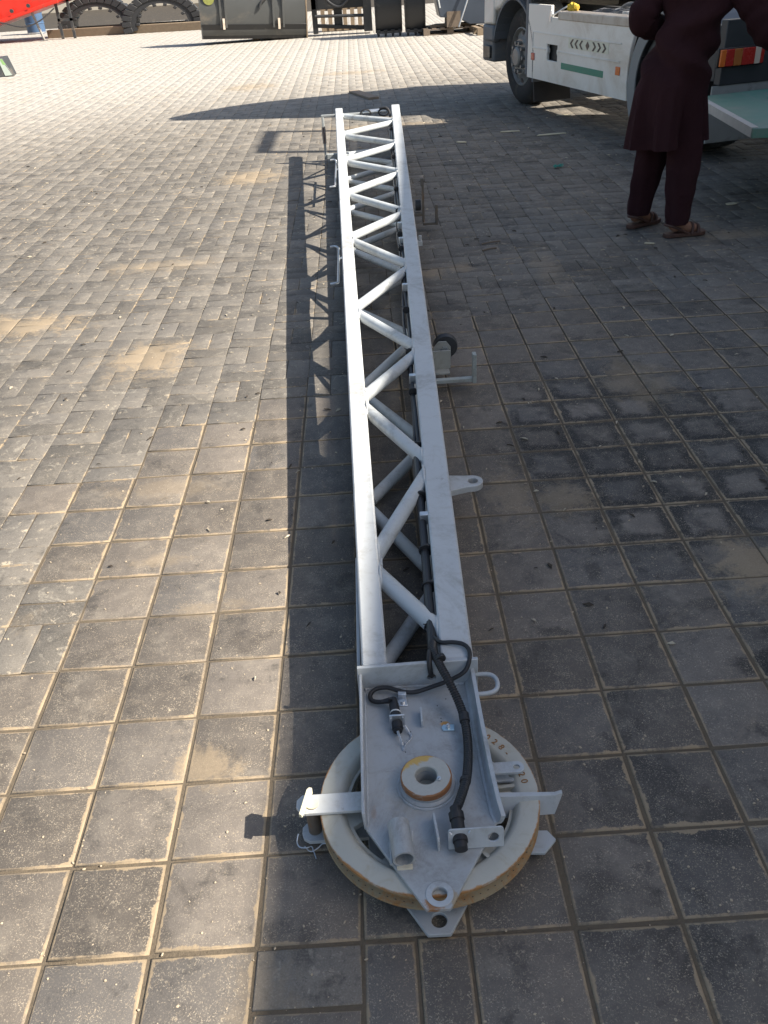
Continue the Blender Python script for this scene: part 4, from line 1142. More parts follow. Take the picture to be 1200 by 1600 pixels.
# ------------------------------------------------------------------ unseen containers, added out of frame to cast the long shade
def container(z0, label, y0=-3.72, L=12.19, x0=5.553, shade=None):
    t = thing('shade_container', label, 'container', (x0, y0, z0), -.0305, 'added containers casting the long shade')
    b = BM(); w, h = 2.44, 2.57
    N = 44
    def corr(xa, sgn):
        prev = None
        for k in range(N*4 + 1):
            y = .15 + (L-.3)*k/(N*4); d = (0, .0, .034, .034)[k % 4]*sgn
            v = (b.verts.new((xa+d, y, .16)), b.verts.new((xa+d, y, h-.12)))
            if prev: b.faces.new((prev[0], v[0], v[1], prev[1]))
            prev = v
    corr(.01, 1); corr(w-.01, -1)
    box(b, (.05, .03, .12), (w-.05, .05, h-.1)); box(b, (.05, L-.05, .12), (w-.05, L-.03, h-.1)); box(b, (.02, .02, h-.06), (w-.02, L-.02, h-.03))
    obj('wall', b, M['container'], t, smooth=0)
    b = BM()
    for x in (0, w-.12):
        for y in (0, L-.15): box(b, (x, y, 0), (x+.12, y+.15, h))
        box(b, (x, .15, 0), (x+.12, L-.15, .16)); box(b, (x, .15, h-.12), (x+.12, L-.15, h))
    for y in (0, L-.12): box(b, (.12, y, 0), (w-.12, y+.12, .16)); box(b, (.12, y, h-.12), (w-.12, y+.12, h))
    obj('frame', b, M['container'], t, bevel=.008)
    b = BM()
    for x in (.45, .85, 1.55, 1.95): tube(b, [(x, L+.03, .1), (x, L+.03, h-.05)], .018, 8)
    obj_each('lock_rod', b, M['galv'], t)
    return t
container(.0, 'unseen grey blue container added on the ground to cast the long shade')
container(2.585, 'unseen grey blue container added on top of another to cast the long shade')
t = thing('shadow_rack', 'unseen rectangular rack added on the upper container to cast a frame shadow', 'rack', (5.85, 7.15, 5.158))  # rack added out of view, shaped to throw a rectangular frame shadow
b = BM(); box(b, (0, 0, 0), (.06, .09, .82)); box(b, (0, 1.17, 0), (.06, 1.26, .82)); obj('post', b, M['dark'], t)
b = BM(); box(b, (0, .09, .72), (.06, 1.17, .82)); box(b, (0, .09, .02), (.06, 1.17, .06)); obj('rail', b, M['dark'], t)

# ------------------------------------------------------------------ person
HX, HY = 1.93, 5.50                                     # hips over the feet
face = R(38)                                            # direction he faces, from +X towards +Y
fx, fy = math.cos(face), math.sin(face); lx, ly = -fy, fx    # forward, left
person = thing('person', 'person in dark maroon tunic, loose trousers and sandals standing with back turned at truck tail', 'person', (HX, HY, 0))
def B(f, l, z):
    k = min(1, max(0, (1.27 - z)/.45))
    return (fx*f + lx*l - .075*k, fy*f + ly*l + .03*k, z)    # body coordinates, local to the empty
# foot positions (local)
LH, LT = Vector((-.205, .125, 0)), Vector((.01, .255, 0))      # far (left) foot: heel, toe
RH, RT = Vector((-.045, -.125, 0)), Vector((.195, -.085, 0))   # near (right) foot
def skin_body():
    me = bpy.data.meshes.new('body')
    V = []; E = []; RAD = []
    def add(p, r, par=None):
        V.append(tuple(p)); RAD.append(r)
        if par is not None: E.append((par, len(V)-1))
        return len(V)-1
    pel = add(B(0, 0, .92), .125)
    wa = add(B(.02, 0, 1.08), .115, pel); chs = add(B(.05, 0, 1.28), .135, wa); nb = add(B(.075, 0, 1.43), .075, chs)
    nk = add(B(.10, 0, 1.50), .052, nb)
    h0 = add(B(.135, 0, 1.57), .070, nk); h1 = add(B(.145, 0, 1.65), .088, h0); add(B(.135, 0, 1.72), .070, h1)
    for side, heel, toe in ((1, LH, LT), (-1, RH, RT)):
        ank = heel.lerp(toe, .22)
        hip = add(B(0, .09*side, .88), .095, pel)
        kn = Vector(B(.05, .10*side, .50)); kn = Vector((kn.x*.55 + ank.x*.45 + .02, kn.y*.55 + ank.y*.45, .48))
        k = add(kn, .062, hip)
        cf = add(kn.lerp(Vector((ank.x, ank.y, .10)), .35), .056, k)
        a = add((ank.x, ank.y, .095), .036, cf)
        m = heel.lerp(toe, .55); t1 = heel.lerp(toe, .92)
        f1 = add((m.x, m.y, .050), .036, a); add((t1.x, t1.y, .036), .026, f1)
        hl = heel.lerp(toe, .08); add((hl.x, hl.y, .045), .030, a)
    # arms: left elbow bent behind, right reaching to the tail lamp
    sL = add(B(.03, .19, 1.40), .062, nb); eL = add(B(-.10, .262, 1.195), .045, sL); wL = add(B(.13, .25, 1.13), .032, eL)
    sR = add(B(.06, -.19, 1.39), .062, nb); eR = add(B(.16, -.40, 1.13), .045, sR); wR = add(B(.40, -.42, 1.07), .032, eR)
    for w_, base, d, up in ((wL, Vector(B(.13, .25, 1.13)), Vector(B(1, -.25, -.15)), Vector((0, 0, 1))), (wR, Vector(B(.40, -.42, 1.07)), Vector(B(1, .1, -.2)), Vector((0, 0, 1)))):
        d = Vector((d.x, d.y, d.z)).normalized(); u = d.cross(up).normalized(); n = u.cross(d)
        pm = add(base + d*.055, .028, w_)
        for q, (o_, L_) in enumerate(((-.030, .070), (-.010, .082), (.010, .078), (.030, .062))):
            k0 = add(base + d*.088 + u*o_, .0105, pm)
            k1 = add(base + d*(.088+L_*.5) + u*o_*1.05 - n*.012, .0092, k0)
            add(base + d*(.088+L_*.85) + u*o_*1.05 - n*.035, .008, k1)
        th = add(base + d*.045 + u*(-.034) - n*.012, .012, pm); add(base + d*.085 + u*(-.050) - n*.028, .009, th)
    me.from_pydata(V, E, []); me.update()
    o = bpy.data.objects.new('body', me); COL.objects.link(o); o.parent = person
    mod = o.modifiers.new('skin', 'SKIN'); mod.use_smooth_shade = True
    for k, r in enumerate(RAD): me.skin_vertices[0].data[k].radius = (r, r)
    me.skin_vertices[0].data[0].use_root = True
    sub = o.modifiers.new('sub', 'SUBSURF'); sub.levels = 2; sub.render_levels = 2
    me.materials.append(M['skin'])
    # bake the surface so that the body is one plain mesh
    dg = bpy.context.evaluated_depsgraph_get()
    baked = bpy.data.meshes.new_from_object(o.evaluated_get(dg))
    o.modifiers.clear(); o.data = baked
    baked.polygons.foreach_set('use_smooth', [True]*len(baked.polygons))
    return o
body = skin_body()

def loft(bm, rings, capa=False, capb=False):
    rv = [[bm.verts.new(p) for p in r] for r in rings]
    n = len(rv[0])
    for a, c in zip(rv, rv[1:]):
        for k in range(n): bm.faces.new((a[k], a[(k+1) % n], c[(k+1) % n], c[k]))
    if capa: bm.faces.new(rv[0][::-1])
    if capb: bm.faces.new(rv[-1])
    return rv
def kurta():
    b = BM(); n = 72; rings = []
    keys = [  # z, forward centre, lateral centre, half depth, half width
        (.535, -.010, .005, .178, .205), (.60, -.008, .004, .178, .204), (.72, -.004, .002, .174, .202), (.84, .0, 0, .166, .198), (.95, .005, 0, .155, .188),
        (1.03, .012, 0, .143, .176), (1.10, .02, 0, .138, .172), (1.20, .035, 0, .142, .182), (1.30, .05, 0, .152, .208), (1.38, .062, 0, .135, .200), (1.43, .074, 0, .105, .150), (1.465, .084, 0, .078, .088), (1.50, .092, 0, .070, .074)]
    zs = np.linspace(keys[0][0], keys[-1][0], 46)
    K = np.array(keys)
    for z in zs:
        fc, lc, hd, hw_ = [np.interp(z, K[:, 0], K[:, c]) for c in (1, 2, 3, 4)]
        ring = []
        low = max(0, (1.0 - z)/.48)
        for k in range(n):
            a = 2*math.pi*k/n
            ca, sa = math.cos(a), math.sin(a)
            e = .86                                     # squarer than an ellipse
            f = math.copysign(abs(ca)**e, ca)*hd; l = math.copysign(abs(sa)**e, sa)*hw_
            # hanging folds towards the hem, drag folds at the waist
            fold = low*(.038*math.sin(5*a + 1.1 + 1.2*z) + .011*math.sin(11*a + 4*z) + .006*math.sin(19*a))
            drag = math.exp(-((z-1.0)/.10)**2)*.030*math.sin(34*z + 3*a) + math.exp(-((z-1.2)/.12)**2)*.024*math.sin(28*z - 2*a + 1)
            s = 1 + (fold + drag)/.19
            hem = -.030*math.cos(a-2.5)*(1 if z < .56 else max(0, 1-(z-.56)/.3))
            p = B(fc + f*s + .02*low*low, lc + l*s, z + hem)
            ring.append(p)
        rings.append(ring)
    rv = loft(b, rings)
    # inner lining so that the hem has thickness
    r = bmesh.ops.solidify(b, geom=b.faces[:], thickness=.004)
    return b
body_tunic = obj('tunic', kurta(), M['cloth'], person)
def sleeve(pts, rads, n=28, seed=0):
    b = BM(); P = smooth_path(pts, 9); m = len(P); rr = random.Random(seed)
    idx = np.linspace(0, len(pts)-1, m); rad = np.interp(idx, range(len(pts)), rads)
    rings = []; pu = None
    for i, p in enumerate(P):
        d = (P[min(i+1, m-1)] - P[max(i-1, 0)]).normalized()
        if pu is None: u, w = frame_axes(d)
        else: u = (pu - d*pu.dot(d)).normalized()
        w = d.cross(u); pu = u
        rings.append([p + (u*math.cos(2*math.pi*k/n) + w*math.sin(2*math.pi*k/n))*rad[i]*(1 + .055*math.sin(i*1.15 + 2*math.sin(2*math.pi*k/n + seed)) + .04*math.sin(3*2*math.pi*k/n + i*.25 + seed)) for k in range(n)])
    loft(b, rings)
    bmesh.ops.solidify(b, geom=b.faces[:], thickness=.003)
    return b
obj('sleeve', sleeve([B(.045, .13, 1.40), B(.03, .205, 1.375), B(-.04, .25, 1.28), B(-.095, .258, 1.20), B(-.01, .252, 1.155), B(.095, .255, 1.135)], [.085, .095, .085, .080, .073, .062], seed=1), M['cloth'], person)
obj('sleeve', sleeve([B(.07, -.13, 1.39), B(.075, -.20, 1.365), B(.125, -.31, 1.24), B(.165, -.395, 1.13), B(.26, -.41, 1.095), B(.36, -.42, 1.075)], [.085, .095, .090, .086, .078, .064], seed=2), M['cloth'], person)
def trouser(side, heel, toe, seed):
    ank = heel.lerp(toe, .26); b = BM()
    hip = Vector(B(0, .092*side, .86)); kn = Vector((hip.x*.5 + ank.x*.5 + .03*fx, hip.y*.5 + ank.y*.5 + .02*fy, .46))
    pts = [hip, hip.lerp(kn, .5), kn, kn.lerp(Vector((ank.x, ank.y, .10)), .5), Vector((ank.x, ank.y, .085))]
    P = smooth_path(pts, 10); n = 36; m = len(P); rings = []
    idx = np.linspace(0, 4, m); rad = np.interp(idx, range(5), [.108, .102, .096, .088, .068])
    for i, p in enumerate(P):
        r = rad[i]
        ring = []
        for k in range(n):
            a = 2*math.pi*k/n
            q = r*(1 + .075*math.sin(3*a + i*.10 + seed) + .05*math.sin(7*a - i*.14 + seed) + .035*math.sin(i*.9 + 1.5*math.sin(a))*(i/m))
            ring.append((p.x + q*math.cos(a), p.y + q*math.sin(a)*.92, p.z))
        rings.append(ring)
    loft(b, rings); bmesh.ops.solidify(b, geom=b.faces[:], thickness=.003)
    return b
obj('trouser_leg', trouser(1, LH, LT, .4), M['cloth'], person)
obj('trouser_leg', trouser(-1, RH, RT, 2.2), M['cloth'], person)
for heel, toe in ((LH, LT), (RH, RT)):
    d = (toe-heel); L = d.length + .03; ang = math.degrees(math.atan2(d.y, d.x))
    Mx = T3(heel.x - d.normalized().x*.015, heel.y - d.normalized().y*.015, 0) @ RZ(ang)
    b = BM()
    out = [(0, -.018), (.02, -.034), (.08, -.036), (.16, -.044), (L-.05, -.050), (L-.012, -.036), (L, -.008), (L-.006, .026), (L-.04, .044), (.17, .046), (.09, .036), (.02, .032), (0, .018)]
    plate(b, out, [], .024, Mx @ T3(0, 0, .004))
    sd = obj('sandal', b, M['sandal'], person, bevel=.004)
    b = BM()
    for x, w_, h in ((L*.60, .046, .078), (L*.74, .048, .066)):
        tube(b, [Mx @ Vector(p) for p in smooth_path([(x, -w_, .022), (x+.008, -w_*.75, h*.8), (x+.012, 0, h), (x+.006, w_*.75, h*.8), (x, w_, .022)], 5)], .009, 8)
    tube(b, [Mx @ Vector(p) for p in smooth_path([(L*.52, -.040, .024), (.05, -.040, .070), (.0, 0, .082), (.05, .040, .070), (L*.52, .040, .024)], 6)], .008, 8)
    obj_each('strap', b, M['sandal'], sd)
# head details (above the frame)
b = BM(); bmesh.ops.create_icosphere(b, subdivisions=3, radius=1, matrix=T3(*B(.125, 0, 1.675)) @ Matrix.Rotation(face, 4, 'Z') @ Matrix.Diagonal((.100, .086, .098, 1)))
bmesh.ops.delete(b, geom=[v for v in b.verts if (Vector(v.co)-Vector(B(.125, 0, 1.675))).dot(Vector((fx, fy, -.35))) > .045], context='VERTS')
obj('hair', b, M['hair'], person)
b = BM()
for s in (1, -1): bmesh.ops.create_icosphere(b, subdivisions=2, radius=.011, matrix=T3(*B(.215, .030*s, 1.652)))
obj_each('eye', b, simple('eye_white', (.6, .58, .54), .2), person)
b = BM(); tube(b, [Vector(B(.222, 0, 1.655)), Vector(B(.246, 0, 1.615)), Vector(B(.225, 0, 1.605))], .012, 8, rad=[.007, .014, .010]); obj('nose', b, M['skin'], person)
b = BM(); tube(b, smooth_path([B(.205, .025, 1.575), B(.222, 0, 1.577), B(.205, -.025, 1.575)], 5), .006, 8); obj('mouth', b, simple('lips', (.25, .09, .07), .5), person)
b = BM()
for s in (1, -1): bmesh.ops.create_icosphere(b, subdivisions=2, radius=1, matrix=T3(*B(.135, .088*s, 1.64)) @ Matrix.Rotation(face, 4, 'Z') @ Matrix.Diagonal((.018, .008, .03, 1)))
obj_each('ear', b, M['skin'], person)

# ------------------------------------------------------------------ far row of equipment
def far(x, y): return (x, y, 0)
# loader bucket seen from behind, one end propped up
bk = thing('loader_bucket', 'big grey wheel loader bucket with black cutting edge, one end propped on a block', 'bucket', (-1.08, 23.25, 0), R(8))
bk.rotation_euler = (0, R(3.2), R(8))
Wb = 2.42
def bucket_profile():
    # (y depth, z): back faces -y
    return [(.10, .02), (.03, .10), (.0, .28), (-.02, .60), (.02, .95), (.12, 1.20), (.28, 1.36), (.34, 1.32), (.20, 1.15), (.09, .92), (.06, .60), (.08, .30), (.12, .14), (.9, .05), (.9, .02)]
YZn = Matrix(((0, 0, -1, 0), (1, 0, 0, 0), (0, 1, 0, 0), (0, 0, 0, 1)))
b = BM(); plate(b, bucket_profile(), [], Wb, YZn); shell = obj('shell', b, M['bucketgrey'], bk)
b = BM(); hexa(b, [(-Wb-.01, .085, -.005), (.01, .085, -.005), (.01, .93, -.005), (-Wb-.01, .93, -.005), (-Wb-.01, -.026, .30), (.01, -.026, .30), (.01, .90, .03), (-Wb-.01, .90, .03)]); obj('cutting_edge', b, M['blackpaint'], bk, bevel=.005)
b = BM()
side = [(.02, .0), (-.01, .3), (-.025, .62), (.02, 1.0), (.28, 1.37), (.75, .9), (.93, .05), (.9, .0)]
plate(b, side, [], .03, T3(.035, 0, 0) @ YZn); obj('side_plate', b, M['timber'], bk)
b = BM(); plate(b, side, [], .03, T3(-Wb+.0, 0, 0) @ YZn); obj('side_plate', b, M['bucketgrey'], bk)
b = BM()
for x in (-Wb+.42, -Wb+.54, -.78, -.55): box(b, (x, -.05, .23), (x+.045, .02, 1.15))
obj_each('rib', b, M['bucketgrey'], bk, bevel=.004)
b = BM()
for x in (-Wb+.48, -.66): box(b, (x, -.075, .20), (x+.05, -.02, .42))
obj_each('wear_block', b, M['whitecap'], bk)
b = BM(); lathe(b, [(.001, 0), (.13, 0), (.13, .012), (.001, .012)], 32, T3(-Wb+.20, -.018, .82) @ RX(92)); obj('sticker', b, M['sticker'], bk)
b = BM(); tube(b, smooth_path([(-.80, -.03, .95), (-.88, -.05, .85), (-1.02, -.05, .75), (-1.08, -.04, .62)], 5), .03, 8); obj('scrape', b, M['dark'], bk)
b = BM(); box(b, (-2.38, 23.4, 0), (-2.22, 23.7, .10)); tag(obj('prop_block', b, M['darktimber']), 'dark block wedged under the grey loader bucket', 'block')

# rubber tracks on a timber beam
def track(cx, cy, seed, label, rz):
    t = thing('rubber_track', label, 'rubber track', (cx, cy, .21), rz, 'rubber tracks on the timber beam')
    b = BM(); r0, r1, w = .76, .92, 1.15
    for k in range(40):
        a0, a1 = R(-14 + 208*k/40), R(-14 + 208*(k+1)/40)
        hexa(b, [(r0*math.cos(a0), 0, r0*math.sin(a0)+.0), (r0*math.cos(a0), w, r0*math.sin(a0)+.0), (r0*math.cos(a1), w, r0*math.sin(a1)+.0), (r0*math.cos(a1), 0, r0*math.sin(a1)+.0),
                 (r1*math.cos(a0), 0, r1*math.sin(a0)+.0), (r1*math.cos(a0), w, r1*math.sin(a0)+.0), (r1*math.cos(a1), w, r1*math.sin(a1)+.0), (r1*math.cos(a1), 0, r1*math.sin(a1)+.0)])
    bmesh.ops.remove_doubles(b, verts=b.verts, dist=1e-4)
    bmesh.ops.transform(b, matrix=Matrix.Diagonal((1, 1, .68, 1)), verts=b.verts)
    obj('belt', b, M['blackrub'], t)
    b = BM()
    for k in range(17):
        a = -10 + 200*k/16
        Mq = T3(0, 0, 0) @ RY(-a)
        box(b, (r1-.01, -.03, -.10), (r1+.26, .30, .10), Mq @ T3(0, 0, .0)); box(b, (r1-.01, .42, -.09), (r1+.18, .75, .03), Mq @ RX(14)); box(b, (r1-.01, .85, -.075), (r1+.20, 1.18, .075), Mq)
        if k % 2: box(b, (r0-.10, -.02, -.05), (r0+.01, .14, .05), Mq)
    bmesh.ops.transform(b, matrix=Matrix.Diagonal((1, 1, .68, 1)), verts=b.verts)
    obj_each('lug', b, M['blackrub'], t, bevel=.012)
    return t
track(-7.62, 29.9, 1, 'black lugged rubber track arch beside the red machine', R(6))
track(-5.55, 29.2, 2, 'black lugged rubber track arch behind the grey loader bucket', R(6))
b = BM()
M1 = T3(-9.1, 29.75, 0) @ RZ(-9)
box(b, (0, -.12, .0), (5.1, .10, .215), M1); 
tag(obj('timber_beam', b, M['timber'], bevel=.01), 'long pale timber beam lying under the rubber tracks', 'timber')
b = BM(); box(b, (0, .9, .0), (5.1, 1.1, .21), M1)
tag(obj('timber_beam', b, M['darktimber'], bevel=.01), 'rear timber beam half hidden behind the rubber tracks', 'timber')

# red machine
rm = thing('red_machine', 'red farm machine body with sloping underside standing at far left', 'machine', (-10.6, 28.6, 0))
YXZ = Matrix(((1, 0, 0, 0), (0, 0, 1, 0), (0, 1, 0, 0), (0, 0, 0, 1)))
b = BM(); plate(b, [(-3.2, .14), (-.9, .14), (2.6, 1.00), (2.9, 1.6), (2.4, 2.3), (-3.2, 2.3)], [], 1.6, YXZ); obj('hopper', b, M['redpaint'], rm, bevel=.03)
b = BM(); plate(b, [(-1.0, .12), (2.35, .93), (2.35, 1.02), (-1.0, .24)], [], .12, T3(0, -.13, 0) @ YXZ); plate(b, [(-.8, .62), (.6, .92), (.6, 1.5), (-.8, 1.5)], [], .07, T3(0, -.075, 0) @ YXZ); obj('side_rail', b, M['redpaint'], rm, bevel=.015)
b = BM()
for x, z in ((0.2, .62), (.55, .70), (1.0, .80), (1.5, .9)): tube(b, [(x, -.16, z), (x, -.10, z)], .05, 10)
tube(b, smooth_path([(-.9, -.15, .33), (-.2, -.3, .38), (.5, -.2, .55), (1.2, -.25, .4), (1.7, -.2, .5), (2.2, -.1, .8)], 6), .018, 8)
obj_each('hydraulic_hose', b, M['dark'], rm)
b = BM(); tube(b, [(1.66, .1, .0), (1.42, .1, .95)], .035, 10); box(b, (1.55, .0, .0), (1.78, .2, .02)); obj('support_leg', b, M['rim'], rm)
b = BM(); box(b, (-3.1, .2, 0), (-2.9, .4, .3)); box(b, (-1.0, .1, .0), (-.2, .5, .12)); obj_each('stand', b, M['redpaint'], rm)
b = BM()
for x in (2.1, 2.45): box(b, (x, .3, .0), (x+.07, .37, 1.0))
box(b, (2.1, .3, .45), (2.52, .37, .52)); box(b, (2.1, .3, .93), (2.52, .37, 1.0)); obj('ladder', b, M['dark'], rm)
# blue drum behind
bd = thing('oil_drum', 'blue oil drum standing behind the red machine', 'drum', (-10.35, 32.6, 0))
b = BM(); lathe(b, [(.001, 0), (.29, 0), (.29, .28), (.305, .30), (.29, .32), (.29, .58), (.305, .60), (.29, .62), (.29, .88), (.001, .88)], 36, closed=False); obj('barrel', b, M['bluepaint'], bd)
b = BM(); lathe(b, [(.292, .02), (.298, .02), (.298, .05), (.292, .05)], 36); lathe(b, [(.292, .84), (.30, .84), (.30, .87), (.292, .87)], 36); obj('hoop', b, M['galv'], bd)

# black digging buckets with teeth
def dig_bucket(x0, x1, y, nt, label):
    t = thing('digger_bucket', label, 'bucket', ((x0+x1)/2, y, 0), R(-2), 'black digger buckets'); w = x1-x0
    pr = [(.0, .10), (-.10, .30), (-.13, .62), (-.08, .95), (.10, 1.22), (.4, 1.35), (.42, 1.30), (.14, 1.17), (-.03, .92), (-.07, .62), (-.05, .32), (.03, .13)]
    b = BM(); plate(b, pr, [], w, T3(w/2, 0, 0) @ YZn); obj('shell', b, M['blackpaint'], t)
    b = BM()
    for xx in (-w/2-.02, w/2-.02): plate(b, [(-.02, .08), (-.15, .3), (-.18, .62), (-.12, .97), (.1, 1.26), (.42, 1.38), (.55, .7), (.25, .15)], [], .035, T3(xx+.035, 0, 0) @ YZn)
    obj('side_plate', b, M['blackpaint'], t, bevel=.006)
    b = BM(); box(b, (-w/2, -.06, .065), (w/2, .08, .115)); obj('lip', b, M['dark'], t)
    for k in range(nt):
        x = -w/2 + .04 + (w-.08)*k/(nt-1)
        b = BM(); hexa(b, [(x-.02, -.03, .0), (x+.02, -.03, .0), (x+.02, .01, .0), (x-.02, .01, .0), (x-.045, -.08, .14), (x+.045, -.08, .14), (x+.045, .08, .14), (x-.045, .08, .14)]); obj('tooth', b, M['dark'], t, bevel=.006)
    return t
dig_bucket(.56, 1.13, 22.1, 4, 'wider black digger bucket with teeth, left of its pair')
dig_bucket(1.22, 1.64, 21.9, 3, 'narrower black digger bucket with teeth, right of its pair')
# black attachment frame between the buckets
af = thing('attachment_frame', 'black steel attachment frame with bars behind, between grey bucket and digger buckets', 'frame', (-.30, 23.5, 0))
b = BM()
box(b, (-.62, 0, .55), (.78, .16, .85)); box(b, (.60, -.15, .05), (.80, .25, 1.3)); box(b, (-.10, .1, .12), (.10, .3, 1.2)); box(b, (-.62, .0, .05), (-.50, .2, 1.2))
hexa(b, [(-.6, .05, .18), (.62, .05, .08), (.62, .15, .08), (-.6, .15, .18), (-.6, .05, .26), (.62, .05, .16), (.62, .15, .16), (-.6, .15, .26)])
obj('main_frame', b, M['blackpaint'], af, bevel=.01)
b = BM(); tube(b, [(-.55, -.05, .42), (.65, -.05, .38)], .035, 10); obj('tie_bar', b, M['dark'], af)
b = BM(); tube(b, smooth_path([(-.4, -.04, 1.0), (-.2, -.1, .7), (.1, -.1, .6), (.45, -.08, .95)], 6), .03, 8); obj('hose', b, M['blackrub'], af)
def pallet(x, y, rz, label, z=0, mt='timber'):
    t = thing('pallet', label, 'pallet', (x, y, z), rz, 'wooden pallets along the far row')
    b = BM()
    for k in range(7): box(b, (-.6 + .185*k, -.5, .118), (-.6 + .185*k + .10, .5, .14))
    obj('deck', b, M[mt], t)
    for yy in (-.5, -.05, .40):
        b = BM(); box(b, (-.6, yy, .0), (.6, yy+.10, .02))
        for xx in (-.6, -.07, .46): box(b, (xx, yy, .02), (xx+.14, yy+.10, .096))
        box(b, (-.6, yy, .096), (.6, yy+.10, .118)); obj('runner', b, M[mt], t)
    return t
pp = pallet(-.15, 24.9, 0, 'pale wooden pallet standing on edge behind the black frame'); pp.rotation_euler = (R(84), 0, 0); pp.location.z = .5
pallet(2.15, 22.1, R(4), 'low wooden pallet with planks beside the digger buckets', 0, 'darktimber')
pallet(3.25, 21.3, R(3), 'wooden pallet under the blue black machine panel')
b = BM()
for k in range(3): box(b, (1.75 + .06*k, 21.75 + .13*k, .142 + .0), (2.75 + .05*k, 21.86 + .13*k, .19), None)
tag(obj('loose_plank', b, M['timber'], bevel=.004), 'stack of loose pale planks lying on the low pallet', 'planks')
mp = thing('machine_cabinet', 'blue black machine cabinet with orange lamps standing on a pallet behind the truck', 'machine', (2.9, 21.55, .14))
b = BM(); plate(b, [(-.55, .16), (-.30, .03), (1.2, -.01), (1.2, 1.9), (-1.3, 1.9), (-1.05, .65), (-.95, .20)], [], .8, YXZ); obj('housing', b, M['navy'], mp, bevel=.02)
b = BM()
for x, z in ((.30, .72), (.30, .98), (.28, .36)): box(b, (x, -.03, z), (x+.17, .01, z+.14))
obj_each('lamp', b, M['amber'], mp, bevel=.015)
b = BM(); tube(b, [(-.55, -.12, .0), (-.05, -.05, 1.3)], .018, 8); tube(b, [(-.95, -.03, .38), (-1.05, -.03, .9)], .018, 8); obj_each('strap', b, M['galv'], mp)
b = BM(); box(b, (-.8, -.02, .0), (-.5, .5, .3)); box(b, (.6, .0, .0), (1.0, .5, .05)); obj_each('foot', b, M['darktimber'], mp)
# perimeter wall far behind
pw = thing('perimeter_wall', 'low pale rendered wall far behind the machinery row', 'wall', (0, 50, 0))
b = BM(); box(b, (-70, 0, 0), (60, .25, 2.2)); obj('wall_panel', b, M['concrete'], pw)
b = BM(); box(b, (-70, -.05, 2.2), (60, .30, 2.3)); obj('coping', b, M['concrete'], pw)

# grey box at left edge
gb_ = thing('battery_box', 'grey block with green and white label near left edge of yard', 'box', (-6.95, 18.75, 0), R(12))
b = BM(); hexa(b, [(-.42, -.14, 0), (.36, -.14, 0), (.36, .34, 0), (-.42, .34, 0), (-.42, -.06, .30), (.20, -.06, .33), (.28, .34, .33), (-.42, .34, .30)]); obj('casing', b, M['dark'], gb_, bevel=.012)
b = BM(); hexa(b, [(.20, -.148, .02), (.33, -.148, .02), (.33, -.138, .02), (.20, -.138, .02), (.13, -.070, .31), (.185, -.070, .31), (.185, -.055, .31), (.13, -.055, .31)]); obj('label', b, simple('white_label', (.30, .34, .30), .5, 0, .1, 9), gb_)
b = BM(); hexa(b, [(.20, -.0995, .20), (.26, -.0995, .20), (.26, -.09, .20), (.20, -.09, .20), (.17, -.075, .30), (.21, -.075, .30), (.21, -.065, .30), (.17, -.065, .30)]); obj('green_band', b, simple('lime_label', (.16, .28, .10), .5), gb_)

# small things on the paving
t = BM(); box(t, (-.42, -.07, .0), (.42, .07, .028), T3(.10, 12.72, 0) @ RZ(-72))
tag(obj('wood_offcut', t, simple('grey_board', (.26, .20, .15), .9, 0, .3, 12, .3), bevel=.004), 'brown board lying on the paving beyond the boom', 'board')
for k, (x, y, L, a, lab) in enumerate(((.80, 5.50, .13, 18, 'upper of two dark twigs lying near the boom'), (.77, 5.36, .10, 24, 'lower of two dark twigs lying near the boom'))):
    b = BM(); tube(b, smooth_path([(x-L/2*math.cos(R(a)), y-L/2*math.sin(R(a)), .008), (x, y+.004, .010), (x+L/2*math.cos(R(a)), y+L/2*math.sin(R(a)), .008)], 4), .0055, 7, rad=None)
    tag(obj('twig', b, M['darktimber']), lab, 'twig', 'dark twigs by the boom')
b = BM(); rr = random.Random(9); p = [(1.66 + .05*math.cos(k*1.1)*rr.uniform(.3, 1.0), 7.56 + .05*math.sin(k*1.3)*rr.uniform(.3, 1.2), .006 + rr.uniform(0, .02)) for k in range(16)]
tube(b, smooth_path(p, 4), .0035, 6); tag(obj('twine', b, M['scrapgreen']), 'tangle of teal twine dropped on the shaded paving', 'twine')
scraps = [(1.54, 9.35, .20, .05, -8, 'longer pale wood sliver under the truck skirt'), (1.90, 9.05, .30, .06, 4, 'widest pale wood sliver under the truck skirt'), (2.25, 10.1, .16, .05, -25, 'small pale scrap beside the rear wheel'), (1.00, 8.95, .10, .05, -30, 'white paper scrap left of the truck'), (1.75, 5.27, .06, .018, -25, 'tiny pale chip beside the sandals'), (2.55, 6.05, .08, .05, 10, 'pale scrap under the teal ramp')]
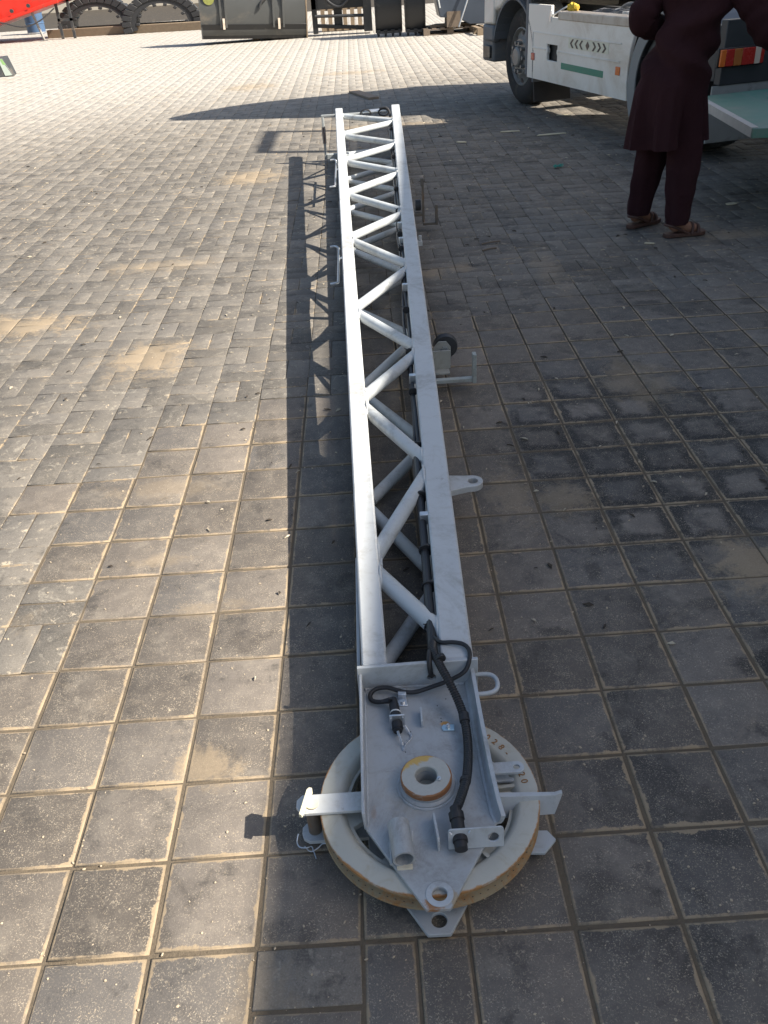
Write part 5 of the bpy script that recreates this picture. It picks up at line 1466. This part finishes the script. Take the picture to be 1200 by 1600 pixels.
for x, y, L, w_, a, lab in scraps:
    b = BM(); plate(b, [(-L/2, -w_*.3), (-L*.1, -w_/2), (L/2, -w_*.2), (L*.45, w_*.3), (0, w_/2), (-L*.4, w_*.35)], [], .006, T3(x, y, .003) @ RZ(a))
    tag(obj('wood_sliver', b, simple('pale_scrap', (.60, .52, .36), .8, 0, .15, 20)), lab, 'scrap', 'pale scraps on the shaded paving')

# ------------------------------------------------------------------ camera, light, sky
PITCH, ROLL, FPX = 0.57893933, -0.0670391335, 1334.83589
cam = bpy.data.cameras.new('camera'); co = bpy.data.objects.new('camera', cam); COL.objects.link(co)
co.matrix_world = T3(0, 0, 1.6) @ Matrix.Rotation(math.pi/2 - PITCH, 4, 'X') @ Matrix.Rotation(ROLL, 4, 'Z')
cam.sensor_fit = 'VERTICAL'; cam.sensor_height = 24; cam.lens = 24*FPX/1600
cam.clip_start = .05; cam.clip_end = 1500
S.camera = co
sdir = Vector((1.155, -.33, 1.0)).normalized()              # towards the sun
elev = math.asin(sdir.z); az = math.atan2(sdir.x, sdir.y)    # azimuth clockwise from +Y
sun = bpy.data.lights.new('sun', 'SUN'); so = bpy.data.objects.new('sun', sun); COL.objects.link(so)
so.rotation_euler = sdir.to_track_quat('Z', 'Y').to_euler(); so.location = sdir*40
sun.energy = 5.0; sun.angle = R(.45); sun.color = (1.0, .93, .82)
w = bpy.data.worlds.new('World'); S.world = w; w.use_nodes = True
nt = w.node_tree; nt.nodes.clear()
sky = nt.nodes.new('ShaderNodeTexSky'); sky.sky_type = 'NISHITA'; sky.sun_disc = False
sky.sun_elevation = elev; sky.sun_rotation = az; sky.dust_density = 2.5; sky.air_density = 1.2; sky.ozone_density = 1.0
bg = nt.nodes.new('ShaderNodeBackground'); bg.inputs[1].default_value = .074
ow = nt.nodes.new('ShaderNodeOutputWorld')
hs = nt.nodes.new('ShaderNodeHueSaturation'); hs.inputs['Saturation'].default_value = 1.0
nt.links.new(sky.outputs[0], hs.inputs['Color']); nt.links.new(hs.outputs[0], bg.inputs[0]); nt.links.new(bg.outputs[0], ow.inputs[0])
vs_ = S.view_settings; vs_.view_transform = 'Standard'; vs_.look = 'None'; vs_.gamma = 1; vs_.use_curve_mapping = False
vs_.exposure = 1.22
